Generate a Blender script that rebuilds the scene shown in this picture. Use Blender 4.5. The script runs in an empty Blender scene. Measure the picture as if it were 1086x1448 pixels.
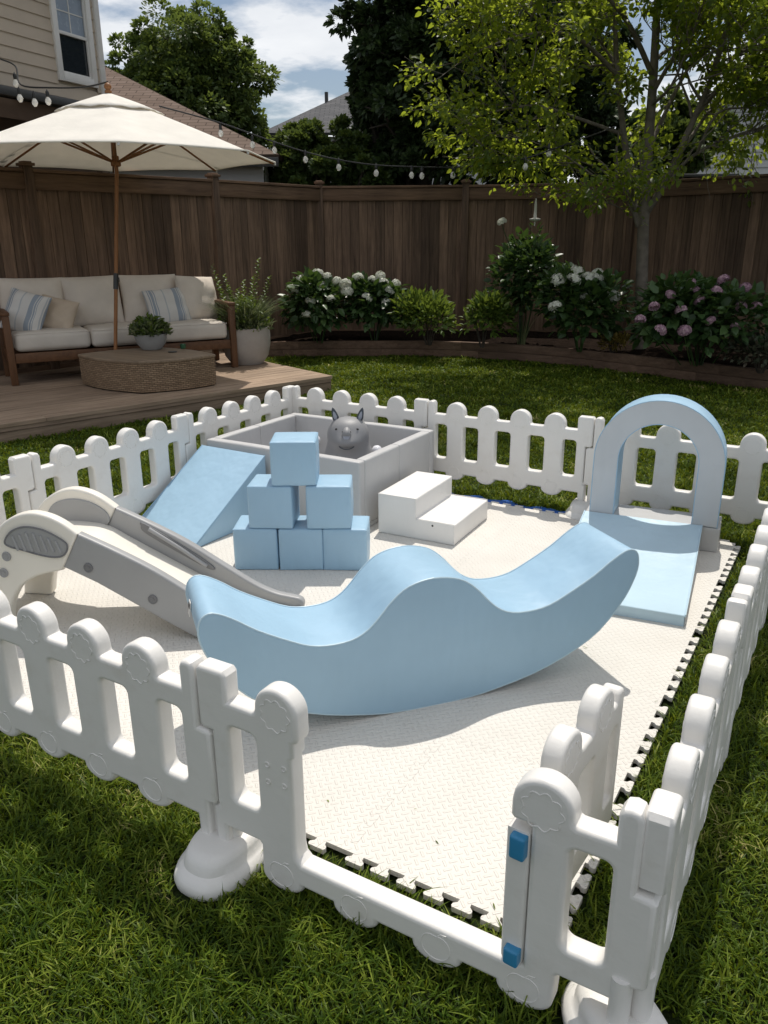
import bpy, bmesh, math, random
import numpy as np
from mathutils import Vector, Matrix, Euler
random.seed(7); rng = np.random.default_rng(7)
R = math.radians
SC = bpy.context.scene
COL = SC.collection

# ---------------------------------------------------------------- camera (solved from the playpen geometry)
CAM = np.array([3.493, -4.608, 1.626])
YAW, PIT, ROL, FPX = -0.53319, 0.33174, -0.00606, 1132.0
_fw = np.array([math.sin(YAW)*math.cos(PIT), math.cos(YAW)*math.cos(PIT), -math.sin(PIT)])
_r = np.array([math.cos(YAW), -math.sin(YAW), 0]); _u = np.cross(_r, _fw)
_r2 = _r*math.cos(ROL)+_u*math.sin(ROL); _u2 = -_r*math.sin(ROL)+_u*math.cos(ROL)
_hh = np.array([_fw[0], _fw[1], 0]); _hh /= np.linalg.norm(_hh)
def _ray(x, y): return _fw+_r2*(x-543)/FPX-_u2*(y-724)/FPX
def at(x, y, depth):
    d = _ray(x, y); return Vector(CAM+d*depth/(d@_hh))
def ground(x, y, z=0.):
    d = _ray(x, y); return Vector(CAM+d*(z-CAM[2])/d[2])
cd = bpy.data.cameras.new('camera'); cam = bpy.data.objects.new('camera', cd); COL.objects.link(cam)
cam.matrix_world = Matrix(((_r2[0], _u2[0], -_fw[0], CAM[0]), (_r2[1], _u2[1], -_fw[1], CAM[1]), (_r2[2], _u2[2], -_fw[2], CAM[2]), (0, 0, 0, 1)))
cd.sensor_fit = 'VERTICAL'; cd.sensor_height = 24; cd.lens = 24*FPX/1448; cd.clip_end = 500; cd.clip_start = .05
SC.camera = cam

# ---------------------------------------------------------------- materials
def N(nt, typ, **kw):
    n = nt.nodes.new(typ)
    for k, v in kw.items():
        if hasattr(n, k): setattr(n, k, v)
        else: n.inputs[k].default_value = v
    return n
def new_mat(name):
    m = bpy.data.materials.new(name); m.use_nodes = True
    nt = m.node_tree; b = nt.nodes['Principled BSDF']; return m, nt, b
def ramp(nt, fac, stops):
    r = nt.nodes.new('ShaderNodeValToRGB'); e = r.color_ramp.elements
    while len(e) < len(stops): e.new(.5)
    for el, (p, c) in zip(e, stops): el.position = p; el.color = (*c, 1)
    nt.links.new(fac, r.inputs[0]); return r.outputs[0]
def mixc(nt, fac, a, b, typ='MIX'):
    n = nt.nodes.new('ShaderNodeMix'); n.data_type = 'RGBA'; n.blend_type = typ
    for s, v in ((0, fac), (6, a), (7, b)):
        if hasattr(v, 'links'): nt.links.new(v, n.inputs[s])
        else: n.inputs[s].default_value = v if s == 0 else (*v, 1)
    return n.outputs[2]
def math_(nt, op, a, b=None, c=None, clamp=False):
    n = nt.nodes.new('ShaderNodeMath'); n.operation = op; n.use_clamp = clamp
    for i, v in enumerate((a, b, c)):
        if v is None: continue
        if hasattr(v, 'links'): nt.links.new(v, n.inputs[i])
        else: n.inputs[i].default_value = v
    return n.outputs[0]
def coords(nt, kind='Object', scale=(1, 1, 1), rot=(0, 0, 0)):
    t = nt.nodes.new('ShaderNodeTexCoord'); mp = nt.nodes.new('ShaderNodeMapping')
    mp.inputs['Scale'].default_value = scale; mp.inputs['Rotation'].default_value = rot
    nt.links.new(t.outputs[kind], mp.inputs[0]); return mp.outputs[0]
def noise(nt, vec, scale=5, detail=4, rough=.55):
    n = N(nt, 'ShaderNodeTexNoise', Scale=scale, Detail=detail, Roughness=rough)
    if vec is not None: nt.links.new(vec, n.inputs['Vector'])
    return n.outputs['Fac']
def bump(nt, b, h, strength=.3, dist=.01):
    n = N(nt, 'ShaderNodeBump', Strength=strength, Distance=dist); nt.links.new(h, n.inputs['Height'])
    nt.links.new(n.outputs[0], b.inputs['Normal']); return n
def island(nt):
    g = nt.nodes.new('ShaderNodeNewGeometry'); return g.outputs['Random Per Island']

def plain(name, col, rough=.5, var=.06, nscale=6, bstr=.0, bscale=40, bdist=.004, coat=0, spec=.5, metal=0):
    m, nt, b = new_mat(name); v = coords(nt)
    lo = tuple(c*(1-var) for c in col); hi = tuple(min(1, c*(1+var)) for c in col)
    nt.links.new(ramp(nt, noise(nt, v, nscale), [(.3, lo), (.7, hi)]), b.inputs['Base Color'])
    rr = math_(nt, 'MULTIPLY_ADD', noise(nt, v, nscale*2.3), .2, rough-.1); nt.links.new(rr, b.inputs['Roughness'])
    b.inputs['Specular IOR Level'].default_value = spec; b.inputs['Coat Weight'].default_value = coat; b.inputs['Metallic'].default_value = metal
    if bstr: bump(nt, b, noise(nt, v, bscale, 5), bstr, bdist)
    return m
def foam_vinyl(name, col, rough=.42):
    # soft-play vinyl: fine leather grain, broad shallow wrinkles
    m, nt, b = new_mat(name); v = coords(nt)
    nt.links.new(ramp(nt, noise(nt, v, 3.2, 3), [(.3, tuple(c*.95 for c in col)), (.7, tuple(min(1, c*1.04) for c in col))]), b.inputs['Base Color'])
    b.inputs['Roughness'].default_value = rough; b.inputs['Specular IOR Level'].default_value = .4
    big = noise(nt, coords(nt, 'Object', (1, 1, .45)), 9, 2); fine = noise(nt, v, 260, 2)
    rdg = math_(nt, 'SUBTRACT', 1.0, math_(nt, 'ABSOLUTE', math_(nt, 'MULTIPLY_ADD', noise(nt, coords(nt, 'Object', (1, .55, .8), (.3, .2, .5)), 6.5, 3, .5), 5.0, -2.5)))
    rdg = math_(nt, 'POWER', math_(nt, 'MAXIMUM', rdg, 0.0), 3.0); msk = ramp(nt, noise(nt, v, 3.1, 2), [(.48, (0, 0, 0)), (.66, (1, 1, 1))])
    h = math_(nt, 'ADD', math_(nt, 'MULTIPLY', big, .014), math_(nt, 'MULTIPLY', fine, .0006))
    h = math_(nt, 'ADD', h, math_(nt, 'MULTIPLY', math_(nt, 'MULTIPLY', rdg, msk), .0022))
    nt.links.new(math_(nt, 'MULTIPLY_ADD', noise(nt, v, 5, 4), .28, rough-.14), b.inputs['Roughness'])
    bump(nt, b, h, .6, 1.0); return m
def wood(name, c1, c2, rough=.65, axis=2, per_island=.5, bs=.35, fine=1.0):
    m, nt, b = new_mat(name)
    sc = [14, 14, 14]; sc[axis] = .9
    tc = nt.nodes.new('ShaderNodeTexCoord'); isl = island(nt)
    off = nt.nodes.new('ShaderNodeCombineXYZ'); nt.links.new(math_(nt, 'MULTIPLY', isl, 31.7), off.inputs[axis])
    ad = nt.nodes.new('ShaderNodeVectorMath'); ad.operation = 'ADD'; nt.links.new(tc.outputs['Object'], ad.inputs[0]); nt.links.new(off.outputs[0], ad.inputs[1])
    mp = nt.nodes.new('ShaderNodeMapping'); mp.inputs['Scale'].default_value = sc; nt.links.new(ad.outputs[0], mp.inputs[0])
    n1 = noise(nt, mp.outputs[0], 1.6*fine, 6, .65); n2 = noise(nt, mp.outputs[0], 6*fine, 3, .6)
    g = math_(nt, 'ADD', math_(nt, 'MULTIPLY', n1, .7), math_(nt, 'MULTIPLY', n2, .3))
    c = ramp(nt, g, [(.32, c1), (.68, c2)])
    k = math_(nt, 'MULTIPLY_ADD', isl, per_island, 1-per_island*.5)
    hs = nt.nodes.new('ShaderNodeHueSaturation'); nt.links.new(c, hs.inputs['Color']); nt.links.new(k, hs.inputs['Value'])
    big = noise(nt, tc.outputs['Object'], 1.3, 4)
    c2_ = mixc(nt, math_(nt, 'MULTIPLY', ramp(nt, big, [(.45, (0, 0, 0)), (.75, (1, 1, 1))]), .35), hs.outputs[0], tuple(x*.5 for x in c1))
    nt.links.new(c2_, b.inputs['Base Color']); b.inputs['Roughness'].default_value = rough; b.inputs['Specular IOR Level'].default_value = .3
    bump(nt, b, g, bs, .006); return m
def leaf_mat(name, stops, transl=.35, rough=.45, tcol=None, patchy=False, spec=.35):
    m, nt, b = new_mat(name); isl = island(nt)
    if patchy: isl = math_(nt, 'ADD', math_(nt, 'MULTIPLY', isl, .72), math_(nt, 'MULTIPLY_ADD', noise(nt, coords(nt), 2.6, 6, .68), 1.7, -.72), clamp=True)
    c = ramp(nt, isl, stops); nt.links.new(c, b.inputs['Base Color']); b.inputs['Roughness'].default_value = rough
    b.inputs['Specular IOR Level'].default_value = spec
    t = nt.nodes.new('ShaderNodeBsdfTranslucent')
    if tcol: nt.links.new(mixc(nt, .75, c, tcol), t.inputs[0])
    else: nt.links.new(c, t.inputs[0])
    mx = nt.nodes.new('ShaderNodeMixShader'); mx.inputs[0].default_value = transl
    nt.links.new(b.outputs[0], mx.inputs[1]); nt.links.new(t.outputs[0], mx.inputs[2])
    nt.links.new(mx.outputs[0], nt.nodes['Material Output'].inputs[0]); return m
def fabric(name, col, transl=0, rough=.9, weave=900):
    m, nt, b = new_mat(name); v = coords(nt)
    nt.links.new(ramp(nt, noise(nt, v, 5, 5), [(.3, tuple(c*.93 for c in col)), (.7, tuple(min(1, c*1.04) for c in col))]), b.inputs['Base Color'])
    b.inputs['Roughness'].default_value = rough; b.inputs['Specular IOR Level'].default_value = .15
    h = math_(nt, 'ADD', math_(nt, 'MULTIPLY', noise(nt, v, 7, 3), .012), math_(nt, 'MULTIPLY', noise(nt, v, 300, 2), .0006))
    bump(nt, b, h, .6, 1.0)
    if transl:
        t = nt.nodes.new('ShaderNodeBsdfTranslucent'); t.inputs[0].default_value = (*col, 1)
        mx = nt.nodes.new('ShaderNodeMixShader'); mx.inputs[0].default_value = transl
        nt.links.new(b.outputs[0], mx.inputs[1]); nt.links.new(t.outputs[0], mx.inputs[2]); nt.links.new(mx.outputs[0], nt.nodes['Material Output'].inputs[0])
    return m

M = {}
def plastic_mat():
    m, nt, b = new_mat('white_plastic'); v = coords(nt)
    st = ramp(nt, noise(nt, v, 7, 7, .68), [(.54, (.745, .725, .69)), (.72, (.70, .67, .625)), (.82, (.64, .60, .53))])
    nt.links.new(st, b.inputs['Base Color']); nt.links.new(math_(nt, 'MULTIPLY_ADD', noise(nt, v, 11, 5), .35, .24), b.inputs['Roughness'])
    sc = noise(nt, coords(nt, 'Object', (4, 4, 60), (.4, .2, .1)), 3, 3, .7)
    h = math_(nt, 'ADD', math_(nt, 'MULTIPLY', noise(nt, v, 13, 3), .004), math_(nt, 'MULTIPLY', math_(nt, 'ADD', noise(nt, v, 120, 3), sc), .0004)); bump(nt, b, h, .6, 1.0); return m
M['plastic'] = plastic_mat()
M['vinyl_blue'] = foam_vinyl('blue_vinyl', (.335, .505, .645))
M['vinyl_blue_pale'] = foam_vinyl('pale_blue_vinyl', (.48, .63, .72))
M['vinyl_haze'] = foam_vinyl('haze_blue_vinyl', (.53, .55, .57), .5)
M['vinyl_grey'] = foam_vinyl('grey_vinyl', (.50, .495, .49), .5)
M['vinyl_white'] = foam_vinyl('white_vinyl', (.78, .76, .73), .45)
M['toy_grey'] = plain('grey_rubber', (.25, .25, .255), .5, .05, 8, .05, 200, .001)
M['toy_dark'] = plain('dark_rubber', (.05, .06, .075), .4)
M['toy_light'] = plain('light_rubber', (.34, .36, .42), .5)
M['ball'] = plain('white_ball', (.78, .78, .82), .3)
M['slide_white'] = plain('cream_plastic', (.78, .74, .66), .4, .03, 5, .05, 80, .001)
M['slide_grey'] = plain('grey_plastic', (.33, .33, .33), .42, .04, 5, .08, 90, .001)
M['slide_dark'] = plain('dark_grey_plastic', (.17, .17, .175), .45)
M['blue_clip'] = plain('blue_plastic', (.035, .23, .43), .35)
M['blue_sheet'] = plain('blue_sheet', (.015, .10, .42), .35, .1, 8, .1, 20, .01)
M['fence_wood'] = wood('fence_wood', (.070, .044, .030), (.235, .150, .100), .75, 2, .8)
M['fence_rail'] = wood('fence_rail_wood', (.09, .053, .034), (.26, .16, .10), .75, 0, .3)
M['deck_wood'] = wood('deck_wood', (.20, .14, .095), (.44, .325, .235), .7, 1, .35)
M['teak'] = wood('teak_wood', (.085, .040, .019), (.18, .085, .04), .5, 2, .25)
M['teak_h'] = wood('teak_wood_long', (.085, .040, .019), (.18, .085, .04), .5, 1, .25)
M['umb_wood'] = wood('umbrella_wood', (.20, .085, .03), (.33, .15, .06), .45, 2, .2)
M['edging'] = wood('edging_wood', (.085, .052, .035), (.22, .14, .095), .8, 0, .45)
M['cushion'] = fabric('beige_fabric', (.66, .585, .505))
M['cushion_seat'] = fabric('seat_fabric', (.60, .545, .48))
M['tan'] = fabric('tan_fabric', (.54, .44, .34))
M['canopy'] = fabric('canopy_fabric', (.92, .89, .83), .30)
M['stone'] = plain('stone_planter', (.36, .325, .29), .8, .12, 5, .4, 30, .006)
M['concrete'] = plain('concrete_bowl', (.28, .275, .265), .75, .1, 6, .3, 60, .003)
M['soil'] = plain('soil', (.018, .012, .009), 1.0, .4, 9, 1.0, 25, .05, spec=.03)
M['metal_dark'] = plain('dark_metal', (.03, .03, .03), .4)
M['black'] = plain('black_rubber', (.012, .012, .012), .5)
M['glass_green'] = plain('green_glass', (.03, .10, .05), .15)
M['bark'] = plain('bark', (.15, .128, .102), .85, .3, 9, .8, 22, .02)
M['bark_dark'] = plain('dark_bark', (.05, .04, .03), .9, .3, 9, .8, 22, .02)
M['trim_white'] = plain('white_trim', (.66, .64, .61), .5)
M['siding'] = plain('beige_siding', (.47, .39, .305), .7, .06, 3, .15, 60, .003)
M['siding_pale'] = plain('pale_siding', (.45, .45, .45), .7, .04, 3)
M['porch_dark'] = plain('porch_brown', (.06, .035, .02), .8)
M['petal_white'] = leaf_mat('white_petals', [(0, (.62, .66, .50)), (.5, (.76, .76, .68)), (1, (.80, .78, .72))], .3, .6)
M['petal_pink'] = leaf_mat('pink_petals', [(0, (.28, .15, .22)), (.5, (.42, .25, .32)), (1, (.62, .46, .49))], .3, .6)
M['leaf_tree'] = leaf_mat('tree_leaf', [(0, (.030, .066, .014)), (.6, (.058, .112, .020)), (1, (.12, .17, .03))], .62, .4, (.46, .54, .04))
M['leaf_dark'] = leaf_mat('dark_tree_leaf', [(0, (.022, .040, .014)), (.7, (.038, .066, .022)), (1, (.065, .10, .032))], .25, .5)
M['leaf_mid'] = leaf_mat('mid_tree_leaf', [(0, (.038, .066, .018)), (.7, (.062, .105, .028)), (1, (.105, .15, .045))], .35, .5, (.17, .22, .035))
M['leaf_sun'] = leaf_mat('sunlit_tree_leaf', [(0, (.05, .085, .022)), (.7, (.08, .13, .035)), (1, (.14, .19, .06))], .4, .5, (.22, .28, .045))
M['leaf_hyd'] = leaf_mat('hydrangea_leaf', [(0, (.025, .055, .018)), (.6, (.045, .09, .028)), (1, (.075, .13, .04))], .25, .35, (.12, .2, .03))
M['leaf_fern'] = leaf_mat('bright_leaf', [(0, (.05, .095, .015)), (.6, (.09, .15, .025)), (1, (.15, .21, .04))], .35, .45, (.25, .32, .04))
M['leaf_grey'] = leaf_mat('grey_green_leaf', [(0, (.09, .12, .06)), (.6, (.16, .20, .09)), (1, (.26, .28, .13))], .35, .55)
M['leaf_yel'] = leaf_mat('yellow_leaf', [(0, (.11, .09, .02)), (.6, (.20, .15, .03)), (1, (.3, .22, .05))], .3, .5)
M['leaf_red'] = leaf_mat('reddish_leaf', [(0, (.04, .05, .03)), (.6, (.07, .075, .045)), (1, (.11, .09, .06))], .25, .5)
M['grass'] = leaf_mat('grass_blade', [(0, (.016, .038, .004)), (.40, (.052, .092, .008)), (.72, (.125, .175, .018)), (.92, (.26, .30, .05)), (1, (.44, .38, .16))], .24, .45, (.36, .42, .02), True, .12)
def lawn_mat():
    m, nt, b = new_mat('lawn_ground'); v = coords(nt)
    c = ramp(nt, noise(nt, v, 26, 6, .7), [(.3, (.012, .016, .006)), (.55, (.030, .046, .012)), (.75, (.055, .06, .022))])
    nt.links.new(c, b.inputs['Base Color']); b.inputs['Roughness'].default_value = .95; b.inputs['Specular IOR Level'].default_value = .1
    bump(nt, b, noise(nt, v, 60, 5, .7), .9, .03); return m
M['lawn'] = lawn_mat()
def mat_foam():
    # white EVA foam with raised bars, alternately along x and y (tread-plate weave)
    m, nt, b = new_mat('white_foam_tile'); C = .024
    t = nt.nodes.new('ShaderNodeTexCoord'); sp = nt.nodes.new('ShaderNodeSeparateXYZ')
    mp = nt.nodes.new('ShaderNodeMapping'); mp.inputs['Rotation'].default_value = (0, 0, R(45)); mp.inputs['Scale'].default_value = (1/C, 1/C, 1)
    nt.links.new(t.outputs['Object'], mp.inputs[0]); nt.links.new(mp.outputs[0], sp.inputs[0])
    x, y = sp.outputs[0], sp.outputs[1]
    fx = math_(nt, 'SUBTRACT', math_(nt, 'FRACT', x), .5); fy = math_(nt, 'SUBTRACT', math_(nt, 'FRACT', y), .5)
    par = math_(nt, 'MODULO', math_(nt, 'ABSOLUTE', math_(nt, 'ADD', math_(nt, 'FLOOR', x), math_(nt, 'FLOOR', y))), 2.0)
    ax, ay = math_(nt, 'ABSOLUTE', fx), math_(nt, 'ABSOLUTE', fy)
    def bar(l, w):
        a = math_(nt, 'SUBTRACT', .56, l); a = math_(nt, 'MULTIPLY', a, 6, clamp=True)
        c = math_(nt, 'SUBTRACT', .17, w); c = math_(nt, 'MULTIPLY', c, 14, clamp=True); return math_(nt, 'MULTIPLY', a, c)
    h = math_(nt, 'ADD', math_(nt, 'MULTIPLY', bar(ax, ay), par), math_(nt, 'MULTIPLY', bar(ay, ax), math_(nt, 'SUBTRACT', 1., par)))
    fine = noise(nt, t.outputs['Object'], 220, 2)
    hh = math_(nt, 'ADD', h, math_(nt, 'MULTIPLY', fine, .12))
    bump(nt, b, hh, .8, .0026)
    dirt = noise(nt, t.outputs['Object'], 2.2, 6, .6)
    nt.links.new(ramp(nt, dirt, [(.3, (.645, .615, .565)), (.6, (.70, .67, .62))]), b.inputs['Base Color'])
    b.inputs['Roughness'].default_value = .7; b.inputs['Specular IOR Level'].default_value = .25; return m
M['foam'] = mat_foam()
M['foam_side'] = plain('foam_core', (.30, .31, .29), .85)
def wicker_mat():
    m, nt, b = new_mat('wicker'); v = coords(nt, 'UV')
    br = N(nt, 'ShaderNodeTexBrick', offset=.5, Scale=1.0); nt.links.new(v, br.inputs['Vector'])
    br.inputs['Brick Width'].default_value = .052; br.inputs['Row Height'].default_value = .019; br.inputs['Mortar Size'].default_value = .0038
    br.inputs['Mortar Smooth'].default_value = 1.0; br.inputs['Color1'].default_value = (.24, .155, .09, 1); br.inputs['Color2'].default_value = (.42, .29, .18, 1); br.inputs['Mortar'].default_value = (.045, .026, .015, 1)
    n = noise(nt, v, 9, 4)
    c = mixc(nt, math_(nt, 'MULTIPLY', n, .6), br.outputs['Color'], (.20, .13, .075)); nt.links.new(c, b.inputs['Base Color'])
    b.inputs['Roughness'].default_value = .6; inv = math_(nt, 'SUBTRACT', 1.0, br.outputs['Fac'])
    bump(nt, b, inv, .9, .008); return m
M['wicker'] = wicker_mat()
M['wicker_top'] = wood('wicker_top', (.17, .12, .08), (.33, .245, .17), .5, 0, .2)
def striped_mat(name, horizontal=False):
    m, nt, b = new_mat(name); t = nt.nodes.new('ShaderNodeTexCoord'); sp = nt.nodes.new('ShaderNodeSeparateXYZ'); nt.links.new(t.outputs['UV'], sp.inputs[0])
    W, B, G = (.62, .595, .56), (.30, .335, .38), (.44, .45, .46)
    st = [(0, G), (.06, W), (.16, B), (.185, W), (.205, B), (.26, W), (.28, B), (.30, W), (.44, G), (.46, W), (.60, B), (.68, W), (.695, B), (.72, W), (.735, B), (.75, W), (.86, G), (.90, W), (.94, B)]
    r = nt.nodes.new('ShaderNodeValToRGB'); r.color_ramp.interpolation = 'CONSTANT'; e = r.color_ramp.elements
    while len(e) < len(st): e.new(.5)
    for el, (p, c) in zip(e, st): el.position = p; el.color = (*c, 1)
    nt.links.new(sp.outputs[0], r.inputs[0]); nt.links.new(r.outputs[0], b.inputs['Base Color'])
    b.inputs['Roughness'].default_value = .9; b.inputs['Specular IOR Level'].default_value = .15
    bump(nt, b, noise(nt, t.outputs['Object'], 9, 3), .5, .012); return m
M['striped'] = striped_mat('striped_fabric')
def shingle_mat(name, c1, c2, c3):
    m, nt, b = new_mat(name); v = coords(nt, 'UV')
    br = N(nt, 'ShaderNodeTexBrick', offset=.5, Scale=1.0); nt.links.new(v, br.inputs['Vector'])
    br.inputs['Brick Width'].default_value = .30; br.inputs['Row Height'].default_value = .14; br.inputs['Mortar Size'].default_value = .009
    br.inputs['Color1'].default_value = (*c1, 1); br.inputs['Color2'].default_value = (*c2, 1); br.inputs['Mortar'].default_value = (*c3, 1)
    c = mixc(nt, math_(nt, 'MULTIPLY', noise(nt, v, 3.5, 5), .5), br.outputs['Color'], tuple(x*.7 for x in c1)); nt.links.new(c, b.inputs['Base Color'])
    b.inputs['Roughness'].default_value = .95; b.inputs['Specular IOR Level'].default_value = .1
    bump(nt, b, math_(nt, 'SUBTRACT', 1., br.outputs['Fac']), .6, .012); return m
M['shingle_brown'] = shingle_mat('brown_shingles', (.17, .125, .10), (.225, .17, .14), (.07, .05, .04))
M['shingle_grey'] = shingle_mat('grey_shingles', (.11, .11, .115), (.155, .152, .155), (.05, .05, .05))
def glass_mat(name, tint=(.02, .025, .03)):
    m, nt, b = new_mat(name); b.inputs['Base Color'].default_value = (*tint, 1); b.inputs['Roughness'].default_value = .04; b.inputs['Specular IOR Level'].default_value = .9
    b.inputs['Coat Weight'].default_value = 0.3
    bump(nt, b, noise(nt, coords(nt), 1.5, 1), .05, .05); return m
M['glass'] = glass_mat('window_glass'); M['blind'] = plain('window_blind', (.28, .33, .40), .25, .1)
def bulb_mat():
    m, nt, b = new_mat('bulb_glass'); b.inputs['Base Color'].default_value = (.95, .93, .88, 1); b.inputs['Roughness'].default_value = .05  # whitish base colour stands in for clear glass catching the sun
    b.inputs['Transmission Weight'].default_value = .45; b.inputs['IOR'].default_value = 1.3; return m
M['bulb'] = bulb_mat()

# ---------------------------------------------------------------- mesh helpers
def link(name, me, mat=None, parent=None, loc=None):
    o = bpy.data.objects.new(name, me); COL.objects.link(o)
    if mat is not None and me is not None and len(me.materials) == 0:
        me.materials.append(M[mat] if isinstance(mat, str) else mat)
    if parent is not None: o.parent = parent
    if loc is not None: o.location = loc
    return o
def tag(o, label, cat, group=None):
    o['label'] = label; o['category'] = cat
    if group: o['group'] = group
    return o
def thing(name, label, cat, loc=(0, 0, 0), rz=0, group=None):
    o = bpy.data.objects.new(name, None); COL.objects.link(o); o.location = loc; o.rotation_euler = (0, 0, rz); o.empty_display_size = .1
    return tag(o, label, cat, group)
def struct(o, kind='structure'): o['kind'] = kind; return o
def smooth(me, ang=40):
    me.polygons.foreach_set('use_smooth', [True]*len(me.polygons)); me.set_sharp_from_angle(angle=R(ang)); return me
def from_bm(bm, name='m', ang=40):
    bmesh.ops.recalc_face_normals(bm, faces=bm.faces); me = bpy.data.meshes.new(name); bm.to_mesh(me); bm.free()
    if ang: smooth(me, ang)
    return me
def xf(me, mtx): me.transform(mtx); return me
def box_bm(bm, c, s, rz=0, bev=0, seg=2):
    r = bmesh.ops.create_cube(bm, size=1.0); vs = r['verts']
    mt = Matrix.Translation(c) @ Matrix.Rotation(rz, 4, 'Z') @ Matrix.Diagonal((*s, 1)); bmesh.ops.transform(bm, matrix=mt, verts=vs)
    if bev:
        es = list({e for v in vs for e in v.link_edges}); bmesh.ops.bevel(bm, geom=es, offset=bev, segments=seg, affect='EDGES', profile=.5)
    return vs
def boxes(lst, bev=0, ang=40, seg=2):
    bm = bmesh.new()
    for it in lst: box_bm(bm, it[0], it[1], it[2] if len(it) > 2 else 0, bev, seg)
    return from_bm(bm, 'boxes', ang)
def soft_box(sx, sy, sz, r=.012, bulge=.0, n=10, seed=0):
    """foam block standing on z=0, centred in x,y: rounded edges, slightly bulging faces"""
    def ax(s):
        h = s/2; inner = np.linspace(-h+r, h-r, n); e = [-h, -h+r*.13, -h+r*.5]; return np.array(e+list(inner)+[-x for x in e[::-1]])
    bm = bmesh.new(); H = np.array([sx, sy, sz])/2; A = [ax(sx), ax(sy), ax(sz)]; rs = random.Random(seed); ph = [rs.uniform(0, 6) for _ in range(6)]
    for k in range(3):
        i, j = [q for q in range(3) if q != k]
        for sgn in (-1, 1):
            g = {}
            for a, u in enumerate(A[i]):
                for b_, w in enumerate(A[j]):
                    p = np.zeros(3); p[i] = u; p[j] = w; p[k] = sgn*H[k]
                    c = np.clip(p, -H+r, H-r); d = p-c; l = np.linalg.norm(d)
                    q = c+d/l*r if l > 1e-9 else p
                    f = max(0, 1-(u/H[i])**2)*max(0, 1-(w/H[j])**2)
                    q[k] += sgn*bulge*f*(1+.3*math.sin(u*9+ph[k])*math.cos(w*8+ph[k+1]))
                    g[a, b_] = bm.verts.new((q[0], q[1], q[2]+H[2]))
            for a in range(len(A[i])-1):
                for b_ in range(len(A[j])-1): bm.faces.new((g[a, b_], g[a+1, b_], g[a+1, b_+1], g[a, b_+1]))
    bmesh.ops.remove_doubles(bm, verts=bm.verts, dist=.0002); return from_bm(bm, 'softbox', 60)
def tube_bm(bm, pts, rad, seg=8, cap=True):
    pts = [Vector(p) for p in pts]; rad = rad if hasattr(rad, '__len__') else [rad]*len(pts); rings = []; up = None
    for i, p in enumerate(pts):
        t = (pts[min(i+1, len(pts)-1)]-pts[max(i-1, 0)]).normalized()
        if up is None: up = t.orthogonal().normalized()
        up = (up-t*up.dot(t)); up = up.normalized() if up.length > 1e-6 else t.orthogonal().normalized(); sd = t.cross(up)
        rings.append([bm.verts.new(p+(up*math.cos(2*math.pi*k/seg)+sd*math.sin(2*math.pi*k/seg))*rad[i]) for k in range(seg)])
    for a, b in zip(rings, rings[1:]):
        for k in range(seg): bm.faces.new((a[k], a[(k+1) % seg], b[(k+1) % seg], b[k]))
    if cap: bm.faces.new(rings[0][::-1]); bm.faces.new(rings[-1])
def tubes(lst, seg=8, ang=50):
    bm = bmesh.new()
    for pts, rad in lst: tube_bm(bm, pts, rad, seg)
    return from_bm(bm, 'tubes', ang)
def seams(name, lst, seg, mat, parent):
    return [link(name, tubes([t], seg), mat, parent) for t in lst]
def lathe(prof, seg=32, ang=40):
    bm = bmesh.new(); rings = []
    for r, z in prof: rings.append([bm.verts.new((max(r, .0005)*math.cos(2*math.pi*k/seg), max(r, .0005)*math.sin(2*math.pi*k/seg), z)) for k in range(seg)])
    for a, b in zip(rings, rings[1:]):
        for k in range(seg): bm.faces.new((a[k], a[(k+1) % seg], b[(k+1) % seg], b[k]))
    bm.faces.new(rings[0][::-1]); bm.faces.new(rings[-1]); return from_bm(bm, 'lathe', ang)
def crom(pts, n=8, closed=False):
    P = [np.array(p, float) for p in pts]; out = []; L = len(P); rngi = range(L) if closed else range(L-1)
    for i in rngi:
        g = (lambda k: P[k % L]) if closed else (lambda k: P[min(max(k, 0), L-1)])
        a, b, c, d = g(i-1), g(i), g(i+1), g(i+2)
        for k in range(n):
            t = k/n; out.append(.5*((2*b)+(c-a)*t+(2*a-5*b+4*c-d)*t*t+(3*b-a-3*c+d)*t**3))
    if not closed: out.append(P[-1])
    return out
def profile(loops, thick, bev=.01, res=3, ang=35):
    """outline (with holes) in the x-z plane, extruded along y (centred), with rounded rims"""
    cu = bpy.data.curves.new('c', 'CURVE'); cu.dimensions = '2D'; cu.fill_mode = 'BOTH'; cu.extrude = max(thick/2-bev, .0001); cu.bevel_depth = bev; cu.bevel_resolution = res; cu.offset = -bev
    for lp in loops:
        s = cu.splines.new('POLY'); s.points.add(len(lp)-1); s.use_cyclic_u = True
        for p, q in zip(s.points, lp): p.co = (q[0], q[1], 0, 1)
    o = bpy.data.objects.new('c', cu); COL.objects.link(o); dg = bpy.context.evaluated_depsgraph_get()
    me = bpy.data.meshes.new_from_object(o.evaluated_get(dg)); bpy.data.objects.remove(o); bpy.data.curves.remove(cu)
    me.materials.clear(); bm = bmesh.new(); bm.from_mesh(me); bmesh.ops.remove_doubles(bm, verts=bm.verts, dist=.0003); bmesh.ops.recalc_face_normals(bm, faces=bm.faces); bm.to_mesh(me); bm.free()
    smooth(me, ang)
    fl = [not abs(p.normal.z) > .999 for p in me.polygons]; me.polygons.foreach_set('use_smooth', fl)
    me.transform(Matrix.Rotation(R(90), 4, 'X')); return me
def join(meshes):
    bm = bmesh.new()
    for m_ in meshes: bm.from_mesh(m_)
    me = bpy.data.meshes.new('joined'); bm.to_mesh(me); bm.free(); return me
def arc(cx, cy, rx, ry, a0, a1, n=14): return [(cx+rx*math.cos(R(a0+(a1-a0)*k/n)), cy+ry*math.sin(R(a0+(a1-a0)*k/n))) for k in range(n+1)]
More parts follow.
